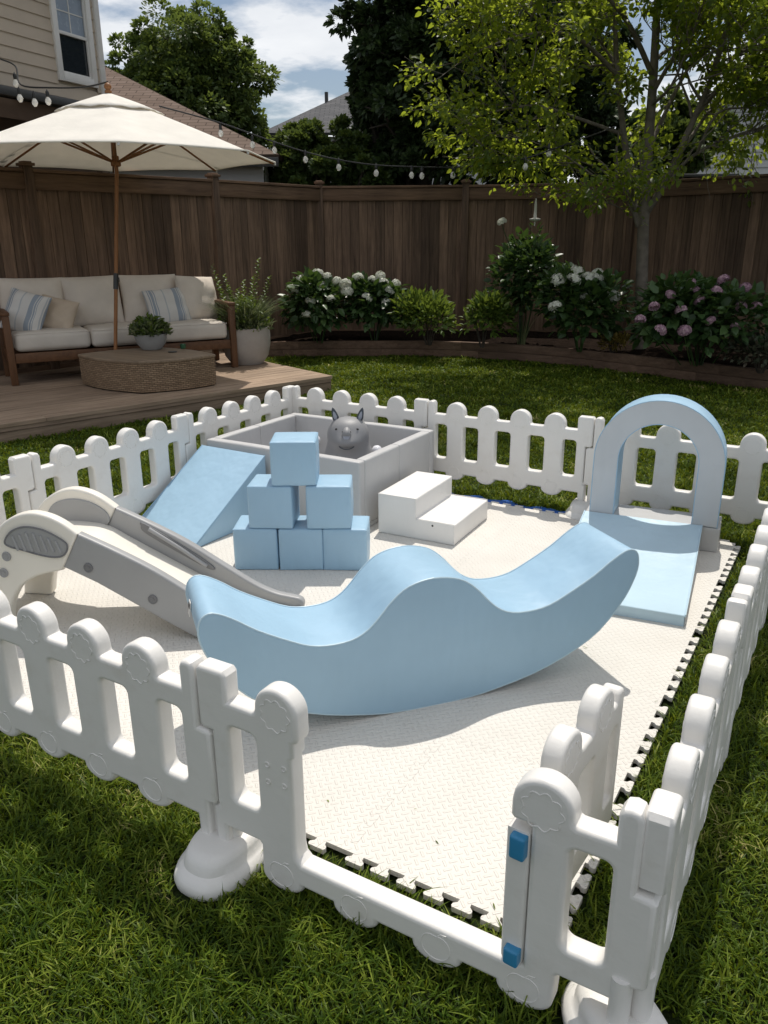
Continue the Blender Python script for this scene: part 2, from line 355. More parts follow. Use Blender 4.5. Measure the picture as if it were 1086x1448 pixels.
def rrect(x0, z0, x1, z1, r, n=5):
    return arc(x1-r, z0+r, r, r, -90, 0, n)+arc(x1-r, z1-r, r, r, 0, 90, n)+arc(x0+r, z1-r, r, r, 90, 180, n)+arc(x0+r, z0+r, r, r, 180, 270, n)
def pillow(w, h, t, n=18, seed=0, pinch=.06, wr=.012):
    """stuffed cushion in the x-z plane (x width, z height from 0), thickness along y; UV over the face"""
    bm = bmesh.new(); uvl = bm.loops.layers.uv.new('UVMap'); rs = random.Random(seed); ph = [rs.uniform(0, 6.28) for _ in range(8)]; G = {}
    for side in (-1, 1):
        for i in range(n+1):
            for j in range(n+1):
                u, v = 2*i/n-1, 2*j/n-1
                u = math.sin(u*1.5)/math.sin(1.5); v = math.sin(v*1.5)/math.sin(1.5)
                edge = i in (0, n) or j in (0, n)
                if side == 1 and edge: G[side, i, j] = G[-1, i, j]; continue
                f = (max(0, 1-abs(u)**2.6)*max(0, 1-abs(v)**2.6))**.48
                x = w/2*u*(1-pinch*(1-v*v)*abs(u)); z = h/2*v*(1-pinch*(1-u*u)*abs(v))
                wrk = wr*(math.sin(5*u+3*v+ph[0])*math.sin(4*v-2*u+ph[1])+.6*math.sin(11*u*v+ph[2])+.4*math.sin(9*u-7*v+ph[3]))*(f**.5)
                G[side, i, j] = bm.verts.new((x, side*(t/2*f+wrk*.7), z+h/2))
        for i in range(n):
            for j in range(n):
                q = [(i, j), (i+1, j), (i+1, j+1), (i, j+1)]; q = q if side == -1 else q[::-1]
                fc = bm.faces.new([G[side, a, b] for a, b in q])
                for lp, (a, b) in zip(fc.loops, q): lp[uvl].uv = (a/n, b/n)
    me = bpy.data.meshes.new('pillow'); bm.to_mesh(me); bm.free(); return smooth(me, 180)
def mesh_np(V, F, name='np', sm=False):
    """V (n,3), F list of arrays (k,m)"""
    me = bpy.data.meshes.new(name); me.vertices.add(len(V)); me.vertices.foreach_set('co', np.asarray(V, np.float32).ravel())
    idx = np.concatenate([f.ravel() for f in F]).astype(np.int32); tot = np.concatenate([np.full(len(f), f.shape[1]) for f in F]).astype(np.int32)
    st = np.concatenate([[0], np.cumsum(tot)[:-1]]).astype(np.int32)
    me.loops.add(len(idx)); me.loops.foreach_set('vertex_index', idx); me.polygons.add(len(tot)); me.polygons.foreach_set('loop_start', st)
    me.update(calc_edges=True); me.validate()
    if sm: me.polygons.foreach_set('use_smooth', [True]*len(tot))
    return me
def unit(a): return a/np.maximum(np.linalg.norm(a, axis=-1, keepdims=True), 1e-9)
def leaves_mesh(P, D, Nn, L, W, fold=.18, curl=.12):
    """P base points, D leaf directions, Nn normals, L lengths, W widths: one folded, curling leaf each"""
    P, D, Nn = np.asarray(P, float), unit(np.asarray(D, float)), np.asarray(Nn, float); S = unit(np.cross(D, Nn)); Nn = np.cross(S, D)
    L = np.asarray(L, float)[:, None]; W = np.asarray(W, float)[:, None]; n = len(P)
    def pt(a, s, h): return P+D*(a*L)+S*(s*W*.5)+Nn*(h*L)
    V = np.stack([pt(0, 0, 0), pt(.3, .95, fold*.6-curl*.1), pt(.68, .75, fold*.5-curl*.5), pt(1, 0, -curl), pt(.68, -.75, fold*.5-curl*.5), pt(.3, -.95, fold*.6-curl*.1), pt(.5, 0, -curl*.25)], 1).reshape(-1, 3)
    b = np.arange(n)[:, None]*7
    F = np.concatenate([b+[0, 6, 1, 1][:3], b+[6, 3, 2], b+[0, 5, 6], b+[6, 4, 3]], 0); Q = np.concatenate([b+[1, 6, 2], b+[5, 4, 6]], 0)
    return mesh_np(V, [np.concatenate([F, Q], 0)])
def rand_dirs(n, g=None): g = g or rng; return unit(g.normal(size=(n, 3)))

# ---------------------------------------------------------------- world, sun
SUN = Vector((-.13, .44, 1.0)).normalized()
W = bpy.data.worlds.new('World'); SC.world = W; W.use_nodes = True; nt = W.node_tree; bg = nt.nodes['Background']
sky = N(nt, 'ShaderNodeTexSky'); sky.sky_type = 'NISHITA'; sky.sun_disc = False; sky.sun_elevation = math.asin(SUN.z); sky.sun_rotation = math.atan2(SUN.x, SUN.y) % (2*math.pi)
sky.air_density = 1.0; sky.dust_density = 1.2
tc = nt.nodes.new('ShaderNodeTexCoord'); sp = nt.nodes.new('ShaderNodeSeparateXYZ'); nt.links.new(tc.outputs['Generated'], sp.inputs[0])
zz = math_(nt, 'ADD', math_(nt, 'MAXIMUM', sp.outputs[2], 0.0), .16)
cb = nt.nodes.new('ShaderNodeCombineXYZ'); nt.links.new(math_(nt, 'DIVIDE', sp.outputs[0], zz), cb.inputs[0]); nt.links.new(math_(nt, 'DIVIDE', sp.outputs[1], zz), cb.inputs[1]); nt.links.new(math_(nt, 'MULTIPLY', sp.outputs[2], 2.0), cb.inputs[2])
mp = nt.nodes.new('ShaderNodeMapping'); mp.inputs['Location'].default_value = (1.7, .6, .2); nt.links.new(cb.outputs[0], mp.inputs[0])
cn = noise(nt, mp.outputs[0], 1.7, 10, .57); cmask = ramp(nt, cn, [(.435, (0, 0, 0)), (.55, (1, 1, 1))])
cloud_c = mixc(nt, noise(nt, mp.outputs[0], 2.6, 6), (8.4, 8.9, 9.6), (14.5, 14.4, 14.3))
hsv = nt.nodes.new('ShaderNodeHueSaturation'); hsv.inputs['Saturation'].default_value = .95; nt.links.new(sky.outputs[0], hsv.inputs['Color'])
nt.links.new(mixc(nt, math_(nt, 'MULTIPLY', cmask, .92), hsv.outputs[0], cloud_c), bg.inputs[0]); bg.inputs[1].default_value = .082
sl = bpy.data.lights.new('sun', 'SUN'); sl.energy = 3.5; sl.angle = R(.55); sl.color = (1, .945, .86)
so = bpy.data.objects.new('sun', sl); COL.objects.link(so); so.rotation_euler = (-SUN).to_track_quat('-Z', 'Y').to_euler(); so.location = SUN*30
SC.view_settings.view_transform = 'Standard'; SC.view_settings.look = 'None'; SC.view_settings.exposure = 0; SC.view_settings.gamma = 1
SC.cycles.max_bounces = 8; SC.cycles.transparent_max_bounces = 8; SC.cycles.use_denoising = True

# ---------------------------------------------------------------- lawn and deck
bm = bmesh.new(); S_ = 160; vs = [bm.verts.new(p) for p in ((-S_, -S_, 0), (S_, -S_, 0), (S_, S_, 0), (-S_, S_, 0))]; bm.faces.new(vs)
struct(link('lawn', from_bm(bm, 'lawn', 0), 'lawn'))

DZ = .17
DECK = [(-2.72, -1.15), (-1.505, 2.753), (-2.683, 3.19), (-4.35, 3.85), (-4.75, 1.5), (-5.35, -2.2), (-3.05, -2.2)]
dA, dB = Vector((-2.72, -1.15, 0)), Vector((-1.505, 2.753, 0)); dU = (dB-dA).normalized(); dN = Vector((-dU.y, dU.x, 0)); dAng = math.atan2(-dU.x, dU.y)
def clip(poly, n, d, keep_less):
    out = []
    for a, b in zip(poly, poly[1:]+poly[:1]):
        fa, fb = a.dot(n)-d, b.dot(n)-d
        if not keep_less: fa, fb = -fa, -fb
        if fa <= 0: out.append(a)
        if fa*fb < 0: out.append(a+(b-a)*(fa/(fa-fb)))
    return out
dk = bpy.data.objects.new('deck', None); COL.objects.link(dk); struct(dk)
pl2 = [Matrix.Rotation(-dAng, 3, 'Z') @ (Vector((x, y, 0))-dA) for x, y in DECK]   # local frame: y along the front edge
dk.location = dA; dk.rotation_euler = (0, 0, dAng)
bm = bmesh.new(); x = .0; k = 0
while x > -3.4:
    w = .138; n = Vector((1, 0, 0)); q = clip(clip(pl2, n, x, True), n, x-w+.005, False); x -= w
    cuts = sorted(random.uniform(-1, 5) for _ in range(2)); segs = [-9]+cuts+[9]
    for y0, y1 in zip(segs, segs[1:]):
        nn = Vector((0, 1, 0)); q2 = clip(clip(q, nn, y1-.002, True), nn, y0+.002, False)
        if len(q2) < 3: continue
        top = DZ-random.uniform(0, .003); a = [bm.verts.new((p.x, p.y, top)) for p in q2]; b = [bm.verts.new((p.x, p.y, top-.032)) for p in q2]
        bm.faces.new(a); bm.faces.new(b[::-1])
        for i in range(len(a)): bm.faces.new((a[i], b[i], b[(i+1) % len(a)], a[(i+1) % len(a)]))
link('deck_boards', from_bm(bm, 'deck', 0), 'deck_wood', dk)
fl = [(Vector((-.03, (pl2[0].y+pl2[1].y)/2, (DZ-.032)/2)), (.035, (pl2[1]-pl2[0]).length-.02, DZ-.034))]
e1 = pl2[2]-pl2[1]; mid = (pl2[1]+pl2[2])/2; fl.append((Vector((mid.x-.02, mid.y-.02, (DZ-.032)/2)), (.035, e1.length-.03, DZ-.034), math.atan2(-e1.x, e1.y)))
link('deck_fascia', boxes(fl, .003), 'deck_wood', dk)
bm = bmesh.new(); bm.faces.new([bm.verts.new((p.x, p.y, .1)) for p in pl2]); link('deck_frame', from_bm(bm, 'df', 0), 'porch_dark', dk)

# ---------------------------------------------------------------- play mat of interlocking tiles
MX1, MY0, T = 3.075, -3.13, .602; NT = 5; MX0 = MX1-NT*T; MZ = .012; MH = .016
def edge_pts(L, n=7, d=.031):
    m_ = .021; p = (L-2*m_)/n; o = [(0, 0)]
    for k in range(n):
        u = m_+k*p
        o += [(u+.30*p, 0), (u+.28*p, .010), (u+.16*p, .018), (u+.15*p, .026), (u+.20*p, d), (u+.80*p, d), (u+.85*p, .026), (u+.84*p, .018), (u+.72*p, .010), (u+.70*p, 0)]
    return o
EP = edge_pts(T)
def hline(i, j): s = -1 if j == 0 else 1; return [(MX0+i*T+u, MY0+j*T+s*v) for u, v in EP]
def vline(i, j): s = -1 if i == 0 else 1; return [(MX0+i*T+s*v, MY0+j*T+u) for u, v in EP]
play_mat = thing('foam_play_mat', 'large white textured foam mat of interlocking puzzle-edged tiles inside the picket pen', 'play mat', (0, 0, 0))
for i in range(NT):
    for j in range(NT):
        lp = hline(i, j)+vline(i+1, j)+[(MX0+(i+1)*T, MY0+(j+1)*T)]+hline(i, j+1)[::-1]+[(MX0+i*T, MY0+(j+1)*T)]+vline(i, j)[::-1]
        q = []
        for p in lp:
            if not q or (abs(p[0]-q[-1][0])+abs(p[1]-q[-1][1])) > 1e-5: q.append(p)
        if abs(q[0][0]-q[-1][0])+abs(q[0][1]-q[-1][1]) < 1e-5: q.pop()
        A2 = np.array(q); t_ = np.roll(A2, -1, 0)-A2; t_ /= np.linalg.norm(t_, axis=1, keepdims=True); nn = np.stack([-t_[:, 1], t_[:, 0]], 1); nv = nn+np.roll(nn, 1, 0); nv /= np.maximum(np.linalg.norm(nv, axis=1, keepdims=True), .3)
        A2 = A2+nv*.00035; dz = 0
        bm = bmesh.new(); f = bm.faces.new([bm.verts.new((a, b, MZ)) for a, b in A2]); r_ = bmesh.ops.extrude_face_region(bm, geom=[f]); top = [g for g in r_['geom'] if isinstance(g, bmesh.types.BMVert)]
        bmesh.ops.translate(bm, verts=top, vec=(0, 0, MH+dz)); bmesh.ops.recalc_face_normals(bm, faces=bm.faces); bmesh.ops.triangulate(bm, faces=[f_ for f_ in bm.faces if len(f_.verts) > 4], ngon_method='EAR_CLIP')
        o = link('foam_tile', from_bm(bm, 'foam_tile', 0), 'foam', play_mat)
MT = MZ+MH
# wavy blue groundsheet showing along the far edge of the mat
g = []; nx, ny = 60, 8
V = np.array([[1.18+1.25*i/nx, -.155+.145*j/ny+(.016*math.sin(i*.55)+.008*math.sin(i*1.3))*(j/ny), .007+(.012+.012*math.sin(i*.43+1)*math.sin(i*.17))*(j/ny)**1.5*(1 if j < ny else .5)] for j in range(ny+1) for i in range(nx+1)])
F = np.array([[j*(nx+1)+i, j*(nx+1)+i+1, (j+1)*(nx+1)+i+1, (j+1)*(nx+1)+i] for j in range(ny) for i in range(nx)])
o = link('ground_sheet', mesh_np(V, [F], 'sheet', True), 'blue_sheet'); sm_ = o.modifiers.new('thick', 'SOLIDIFY'); sm_.thickness = .004
tag(o, 'crinkled blue plastic groundsheet edge showing beyond the far side of the white mat', 'groundsheet')

# ---------------------------------------------------------------- picket fence of the playpen
P, FH, FT = 1.1, .617, .056
def emb_sun(cx, cz, r, y):
    pts = []
    n = 9
    for k in range(n*6+1):
        a = 2*math.pi*k/(n*6); rr = r*(.82+.18*abs(math.cos(a*n/2))**1.4); pts.append((cx+rr*math.cos(a), y, cz+rr*math.sin(a)))
    return (pts, .0017)
def emb_apple(cx, cz, r, y):
    pts = []
    for k in range(41):
        a = 2*math.pi*k/40+math.pi/2; rr = r*(1-.16*max(0, math.sin(a))**12); pts.append((cx+rr*math.cos(a), y, cz+rr*.98*math.sin(a)))
    leaf = [(cx+.004, y, cz+r*.85), (cx+.012, y, cz+r*1.12), (cx+.026, y, cz+r*1.18), (cx+.018, y, cz+r*1.0)]
    return [(pts, .0016), (leaf, .0014)]
RT = .535   # top of the upper rail
def ends_left(): # start block: wide on top, narrow below
    return [(.078, RT), (.078, FH-.012), (.068, FH), (-.008, FH), (-.018, FH-.012), (-.018, .447), (-.006, .436), (.022, .436), (.022, .205), (.008, .198), (.008, .02)]
def foot(c, z=.148): return [(c-.070, z)]+arc(c, z, .064, .042, 180, 360, 14)+[(c+.070, z)]
def head(c, hw=.060, r=.064): return [(c+hw+.016, RT), (c+hw+.007, RT+.003), (c+hw+.004, RT+.010)]+arc(c, FH-r, r, r, 0, 180, 18)+[(c-hw-.004, RT+.010), (c-hw-.007, RT+.003), (c-hw-.016, RT)]
def ends_right():
    return [(P-.052, .148), (P-.048, .02), (P-.010, .02), (P-.010, .20), (P+.010, .203), (P+.018, .213), (P+.018, .42), (P+.008, .43), (P-.022, .432), (P-.022, FH-.02), (P-.03, FH-.005), (P-.046, FH), (P-.062, FH-.005), (P-.07, FH-.02), (P-.07, RT)]
def win(x0, x1): return rrect(x0, .245, x1, .468, .02)[::-1]
def panel_mesh():
    o = [(.008, .02), (.046, .02), (.05, .148)]
    for k in (1, 2, 3, 4): o += foot(.22*k)
    o += ends_right()
    for k in (4, 3, 2, 1): o += head(.22*k)
    o += ends_left()[:-1]
    ws = [win(.078, .162)]+[win(.22*k+.058, .22*(k+1)-.058) for k in (1, 2, 3)]+[win(.938, P-.078)]
    body = profile([o]+ws, FT, .0115)
    em = []
    for y in (-FT/2, FT/2):
        for k in (1, 2, 3, 4): em.append(emb_sun(.22*k, FH-.07, .045, y)); em += emb_apple(.22*k, .163, .037, y)
    return join([body, tubes(em, 6)])
PM = panel_mesh(); PM.materials.append(M['plastic'])
def panel(x, y, rz, label):
    o = link('picket_fence_panel', PM); o.location = (x, y, random.uniform(-.004, .004)); o.rotation_euler = (R(random.uniform(-.5, .5)), 0, rz+R(random.uniform(-.3, .3)))
    return tag(o, label, 'picket fence', 'white picket panels of the play pen')
panel(3.313, -3.3, R(90.4), 'white picket panel on the right side, nearest the camera beside the front corner post')
panel(3.3055, -2.2, R(90.4), 'white picket panel in the middle of the right side, beside the blue padded mat')
panel(3.298, -1.1, R(90.4), 'white picket panel at the far end of the right side, by the photo\'s right edge')
panel(3.3, 0, R(180), 'white picket panel on the far side standing behind the blue arch')
panel(2.2, 0, R(180), 'white picket panel on the far side between the grey ball pit and the blue arch')
panel(1.1, 0, R(180), 'white picket panel on the far side behind the grey ball pit and its grey animal')
panel(0, 0, R(270), 'white picket panel on the deck side, behind the ball pit up to the far corner')
panel(0, -1.1, R(270), 'white picket panel on the deck side, behind the blue wedge ramp and the slide top')
panel(0, -2.2, R(270), 'white picket panel on the deck side cut off by the photo\'s left edge')
panel(1.1, -3.3, 0, 'white picket panel at the front left, between the slide and the gate')
# gate: frame with a low threshold, its leaf swung inwards
gate = thing('picket_gate', 'white picket gate standing open at the front, with a low threshold and blue hinge clips', 'gate', (2.2, -3.3, 0)); gate.scale = (1.012, 1, 1)
c1, c4 = .222, .886
o = [(.008, .02), (.046, .02), (.05, .148), (c1-.068, .148), (c1-.062, .14)]+foot(c1, .060)[1:]+foot(.22*2, .060)+foot(.22*3, .060)+foot(c4-.016, .060)[:-1]+[(c4+.052, .14), (c4+.058, .148)]+ends_right()
o += [(c4+.072, RT), (c4+.066, RT+.003), (c4+.064, RT+.010)]+arc(c4, FH-.064, .064, .064, 0, 165, 18)+[(c4-.065, .548), (c4-.065, .513), (c4-.058, .505), (c4-.020, .505), (c4-.020, .135), (c4-.04, .128), (c1+.064, .128), (c1+.051, .14), (c1+.047, .165), (c1+.047, .435), (c1+.055, .443), (c1+.055, .482), (c1+.066, .488), (c1+.070, .50), (c1+.0695, .53)]
o += arc(c1+.006, FH-.064, .0635, .064, 0, 180, 18)+[(c1-.058, RT+.010), (c1-.061, RT+.003), (c1-.068, RT)]+ends_left()[:-1]
body = profile([o, win(.078, c1-.060), rrect(c4+.058, .225, P-.070, .482, .02)[::-1]], FT, .0115)
em = []
for y in (-FT/2, FT/2):
    em += [emb_sun(c1+.006, FH-.07, .045, y), emb_sun(c4, FH-.07, .046, y)]
    for k in (c1, .44, .66, c4-.016): em += emb_apple(k, .075, .037, y)
link('gate_frame', join([body, tubes(em, 6)]), 'plastic', gate)
# screw dimples on the left upright
dm = []
for dx, dz in ((-.025, .40), (-.025, .35), (.025, .405), (.025, .355)):
    dm.append(link('screw_cap', xf(lathe([(.0085, 0), (.0085, .003), (.0055, .0035), (.0045, .001)], 14), Matrix.Translation((c1+dx, -FT/2+.001, dz)) @ Matrix.Rotation(R(90), 4, 'X')), 'plastic', gate))
leaf = bpy.data.objects.new('gate_leaf', None); COL.objects.link(leaf); leaf.parent = gate; leaf.location = (c4-.045, .0, 0); leaf.rotation_euler = (0, 0, R(85.5)); leaf.scale = (1, 1, .975)
LL = .53; hw = .056
lo = [(-.03, .14), (LL, .14), (LL, RT-.01), (LL-.005, RT)]
for c in (LL-.035, .39, .185):
    if c > .45: lo = lo[:2]+arc(LL-.022, RT+.008, .022, .022, 0, 180, 8)+[(LL-.047, RT+.003), (LL-.052, RT)]
    else: lo += head(c)
lo += [(.075, RT), (.06, .498), (-.03, .498)]
lb = profile([lo, rrect(.045, .235, .19-.056, .462, .018)[::-1], rrect(.19+.056, .235, .395-.056, .462, .018)[::-1], rrect(.39+.052, .235, LL-.035, .462, .012)[::-1]], .05, .0105)
em = []
for y in (-.025, .025):
    for c in (.185, .39): em.append(emb_sun(c, FH-.066, .042, y))
lbo = link('leaf_panel', join([lb, tubes(em, 6)]), 'plastic', leaf)
for z in (.455, .165):
    h_ = link('hinge_clip', xf(soft_box(.026, .034, .058 if z > .3 else .044, .006, 0, 4), Matrix.Translation((0, 0, -.02))), 'blue_clip', leaf, (-.036, -.007, z)); h_['label'] = 'blue hinge clip'
lt = link('latch', soft_box(.012, .018, .045, .004, 0, 4), 'blue_clip', gate, (c1+.040, .012, .33)); lt['label'] = 'blue latch strip'
# weighted feet under the fence joints
def foot_mesh():
    bm = bmesh.new(); rings = []; n = 40
    for z, sx, sy, pw in ((0, 1.0, 1.0, 2.6), (.018, 1.02, 1.02, 2.6), (.034, .97, .98, 2.6), (.044, .86, .9, 2.6), (.05, .80, .84, 2.6), (.072, .77, .80, 2.6), (.088, .70, .72, 2.6), (.094, .58, .58, 2.6), (.095, .3, .3, 2.4)):
        ring = []
        for k in range(n):
            a = 2*math.pi*k/n; ca, sa = math.cos(a), math.sin(a); ring.append(bm.verts.new((.105*sx*abs(ca)**(2/pw)*(1 if ca > 0 else -1), .165*sy*abs(sa)**(2/pw)*(1 if sa > 0 else -1), z)))
        rings.append(ring)
    for a, b in zip(rings, rings[1:]):
        for k in range(n): bm.faces.new((a[k], a[(k+1) % n], b[(k+1) % n], b[k]))
    bm.faces.new(rings[-1]); return from_bm(bm, 'foot', 40)
FM = foot_mesh(); FM.materials.append(M['plastic'])
SOCK = tubes([([(0, 0, .09), (0, 0, .21)], .021)], 16); SOCK.materials.append(M['plastic'])
for x, y, rz, lb_ in ((2.215, -3.29, 0, 'white weighted fence foot on the grass left of the open gate'), (3.3, -3.3, R(45), 'white weighted fence foot under the front right corner at the photo\'s bottom edge'), (2.2, .0, 0, 'white weighted fence foot beside the far end of the blue arch')):
    f_ = thing('fence_foot', lb_, 'fence foot', (x, y, .005), rz, 'weighted feet under the fence joints'); link('foot_shell', FM, None, f_)
    for dx in (-.026, .026): link('post_tube', SOCK, None, f_, (dx, 0, 0))

# ---------------------------------------------------------------- rocker
RH = R(40); RC = ground(582, 1004, .028)+Vector((math.sin(RH), math.cos(RH), 0))*.08
half = [(0, .498), (.06, .491), (.115, .471), (.166, .430), (.211, .380), (.255, .341), (.309, .317), (.385, .311), (.46, .322), (.54, .357), (.64, .410), (.71, .458), (.765, .488), (.80, .492), (.825, .470), (.832, .42), (.815, .36), (.775, .285), (.685, .18), (.57, .11), (.41, .05), (.22, .012), (.12, .003), (0, 0)]
ctl = [(x if x > 0 else x*.955, z) for x, z in half[:-1]+[(-x, z) for x, z in half[::-1]][:-1]]
ol = [tuple(p) for p in crom(ctl, 5, True)]
RW = .32
rock = thing('foam_rocker', 'big light blue foam rocker with a humped middle and upturned ends', 'foam rocker', tuple(RC)[:2]+(MT,), R(90)-RH)
rm = profile([ol[::-1]], RW, .006, 3, 30); link('body', xf(rm, Matrix.Translation((0, RW/2, 0))), 'vinyl_blue', rock)
seams('piping', [([(x, y, z) for x, z in ol[::2]]+[(ol[0][0], y, ol[0][1])], .0034) for y in (.003, RW-.003)], 6, 'vinyl_blue_pale', rock)
tg = link('care_tag', boxes([((0, 0, 0), (.003, .035, .05))], .001), 'trim_white', rock, (-.799, .19, .435)); tg.rotation_euler = (0, R(8), 0)
link('tag_print', boxes([((0, 0, 0), (.002, .024, .016))], .0005), 'black', tg, (-.0025, 0, .01))

# ---------------------------------------------------------------- foam cubes
CB = .221; cd_ = R(28.8); ux, uy = math.cos(cd_), math.sin(cd_); c0 = Vector((.935, -1.765, 0))
for k, (s, lvl, j, lab) in enumerate(((0.0, 0, 0, 'light blue foam cube at the bottom left of the pyramid of six'), (.2265, 0, 1.2, 'light blue foam cube in the middle of the pyramid\'s bottom row'), (.453, 0, -.8, 'light blue foam cube at the bottom right of the pyramid, nearest the white steps'), (.088, 1, -1.5, 'light blue foam cube on the left of the pyramid\'s middle row'), (.372, 1, 1.0, 'light blue foam cube on the right of the pyramid\'s middle row'), (.205, 2, 1.5, 'light blue foam cube on top of the pyramid of six cubes'))):
    cx = s+CB/2; p = c0+Vector((ux*cx-uy*CB/2, uy*cx+ux*CB/2, 0))
    t_ = thing('foam_cube', lab, 'foam cube', (p.x, p.y, MT+lvl*(CB+.002)), cd_+R(j*1.5), 'stack of blue foam cubes')
    link('block', soft_box(CB, CB, CB, .011, .006, 9, k), 'vinyl_blue', t_)
    h = CB/2-.002
    seams('seam', [([(-h, -h, z), (h, -h, z), (h, h, z), (-h, h, z), (-h, -h, z)], .0022) for z in (.006, CB-.006)], 5, 'vinyl_blue', t_)

# ---------------------------------------------------------------- ball pit
PX0, PX1, PY0, PY1, PH, PT = .085, 1.205, -1.0, -.085, .415, .062
pit = thing('ball_pit', 'square grey padded ball pit in the far corner of the pen', 'ball pit', ((PX0+PX1)/2, (PY0+PY1)/2, MT), 0)
hx, hy = (PX1-PX0)/2, (PY1-PY0)/2
for (cx, cy, rz, ln) in ((0, -hy+PT/2, 0, 2*hx), (hx-PT/2, 0, R(90), 2*hy-2*PT-.002), (0, hy-PT/2, 0, 2*hx), (-hx+PT/2, 0, R(90), 2*hy-2*PT-.002)):
    w_ = bpy.data.objects.new('wall', None); COL.objects.link(w_); w_.parent = pit; w_.location = (cx, cy, 0); w_.rotation_euler = (0, 0, rz)
    for s in (-1, 1): link('wall_pad', soft_box(ln/2-.002, PT, PH-.03, .010, .004, 10, int(cx*9+s)), 'vinyl_grey', w_, (s*ln/4, 0, .03))
    link('wall_skirt', boxes([((0, 0, .0155), (ln-.004, PT-.006, .029))], .003), 'vinyl_grey', w_)
link('pit_floor', boxes([((0, 0, .02), (2*hx-2*PT, 2*hy-2*PT, .03))], .003), 'vinyl_grey', pit)
tg = link('care_tag', boxes([((0, 0, 0), (.003, .03, .03))], .001), 'trim_white', pit, (hx+.003, -hy+.05, .05))
# balls
BM = bmesh.new(); bmesh.ops.create_uvsphere(BM, u_segments=20, v_segments=12, radius=.034); BME = from_bm(BM, 'ball', 60)
bs_ = tubes([([(.0342*math.cos(a), .0342*math.sin(a), 0) for a in np.linspace(0, 2*math.pi, 25)], .0009)], 4); BME = join([BME, bs_]); smooth(BME, 60); BME.materials.append(M['ball'])
def ball(x, y, z):
    o = link('pit_ball', BME); o.location = (x, y, z); o.rotation_euler = (random.uniform(0, 3), random.uniform(0, 3), 0); return tag(o, 'small white plastic ball inside the grey ball pit', 'ball', 'white balls in the ball pit')
AN = at(493, 640, 4.98); AN.z = 0
pts_b = []
for k in range(900):
    x, y = random.uniform(PX0+.1, PX1-.1), random.uniform(PY0+.1, PY1-.1); z = MT+.036+.034
    if (x-AN.x)**2+(y-AN.y)**2 < .195**2: continue
    for lv in range(4):
        if all((x-a)**2+(y-b)**2+(z-c)**2 > .0685**2 for a, b, c in pts_b): break
        z += .05
    else: continue
    if z < .30 and len(pts_b) < 75: pts_b.append((x, y, z))
for p in pts_b: ball(*p)
for q in ((533, 637, .32), (541, 646, .30), (446, 622, .31), (412, 613, .31), (405, 616, .29)):
    p = ground(*q); ball(p.x, p.y, p.z)
# grey hopper animal: pear-shaped body with head, snout, ears
an = thing('hopper_toy', 'grey inflatable animal hopper with pointed ears standing in the ball pit', 'hopper toy', (AN.x, AN.y, MT+.03), R(29))
bm = bmesh.new(); rings = []; n = 36
prof = [(0, .02), (.10, .0), (.165, .03), (.195, .09), (.198, .15), (.185, .21), (.168, .26), (.150, .30), (.140, .335), (.140, .365), (.137, .395), (.126, .425), (.105, .452), (.075, .47), (.035, .48), (0, .482)]
for r_, z in crom(prof, 3):
    ring = []
    for k in range(n):
        a = 2*math.pi*k/n; ca, sa = math.cos(a), math.sin(a); rr = max(r_, .0005); y = sa*rr; x = ca*rr
        head_f = max(0, min(1, (z-.27)/.08))
        y -= head_f*.015
        if sa < 0 and head_f > 0: y += -head_f*.05*max(0, -sa)**3*math.exp(-((z-.345)/.05)**2)*1.1
        ring.append(bm.verts.new((x*(1.0+.03*head_f), y, z)))
    rings.append(ring)
for a, b in zip(rings, rings[1:]):
    for k in range(n): bm.faces.new((a[k], a[(k+1) % n], b[(k+1) % n], b[k]))
link('body', from_bm(bm, 'an', 180), 'toy_grey', an); an.scale = (.92, .92, 1.02)
# snout wedge
sn = tubes([([(0, -.11, .425), (0, -.145, .412), (0, -.168, .396), (0, -.174, .388)], [.022, .030, .033, .022])], 14, 60); link('snout', sn, 'toy_grey', an)
link('nose', xf(lathe([(.001, -.003), (.020, 0), (.024, .008), (.014, .013), (.001, .014)], 18), Matrix.Translation((0, -.172, .398)) @ Matrix.Rotation(R(72), 4, 'X') @ Matrix.Diagonal((1, 1.2, 1, 1))), 'toy_light', an)
link('mouth', tubes([([(.055*math.sin(t), -.166-.028*math.cos(t), .33-.012*math.cos(t*1.5)) for t in np.linspace(-1.15, 1.15, 13)], .0035)], 6), 'toy_dark', an)
for s in (-1, 1):
    e = link('ear', xf(lathe([(.001, 0), (.026, .012), (.029, .04), (.022, .08), (.012, .108), (.001, .122)], 20, 60), Matrix.Diagonal((1, .5, 1, 1))), 'toy_dark', an, (s*.075, -.01, .45)); e.rotation_euler = (R(6), R(s*17), 0); e.scale = (.8, .8, .8)
    link('inner_ear', xf(lathe([(.001, 0), (.014, .01), (.016, .03), (.009, .062), (.001, .075)], 16, 60), Matrix.Diagonal((1, .3, 1, 1))), 'toy_light', e, (0, -.0105, .018))
    ey = link('eye', xf(lathe([(.001, 0), (.008, .001), (.006, .004), (.001, .005)], 14, 60), Matrix.Rotation(R(90), 4, 'X') @ Matrix.Diagonal((1.2, .8, 1, 1))), 'black', an, (s*.072, -.122, .428)); ey.rotation_euler = (R(-18), R(s*15), R(s*32))
    link('nostril', xf(lathe([(.001, 0), (.005, .001), (.001, .003)], 10, 60), Matrix.Rotation(R(90), 4, 'X')), 'black', an, (s*.026, -.160, .418))

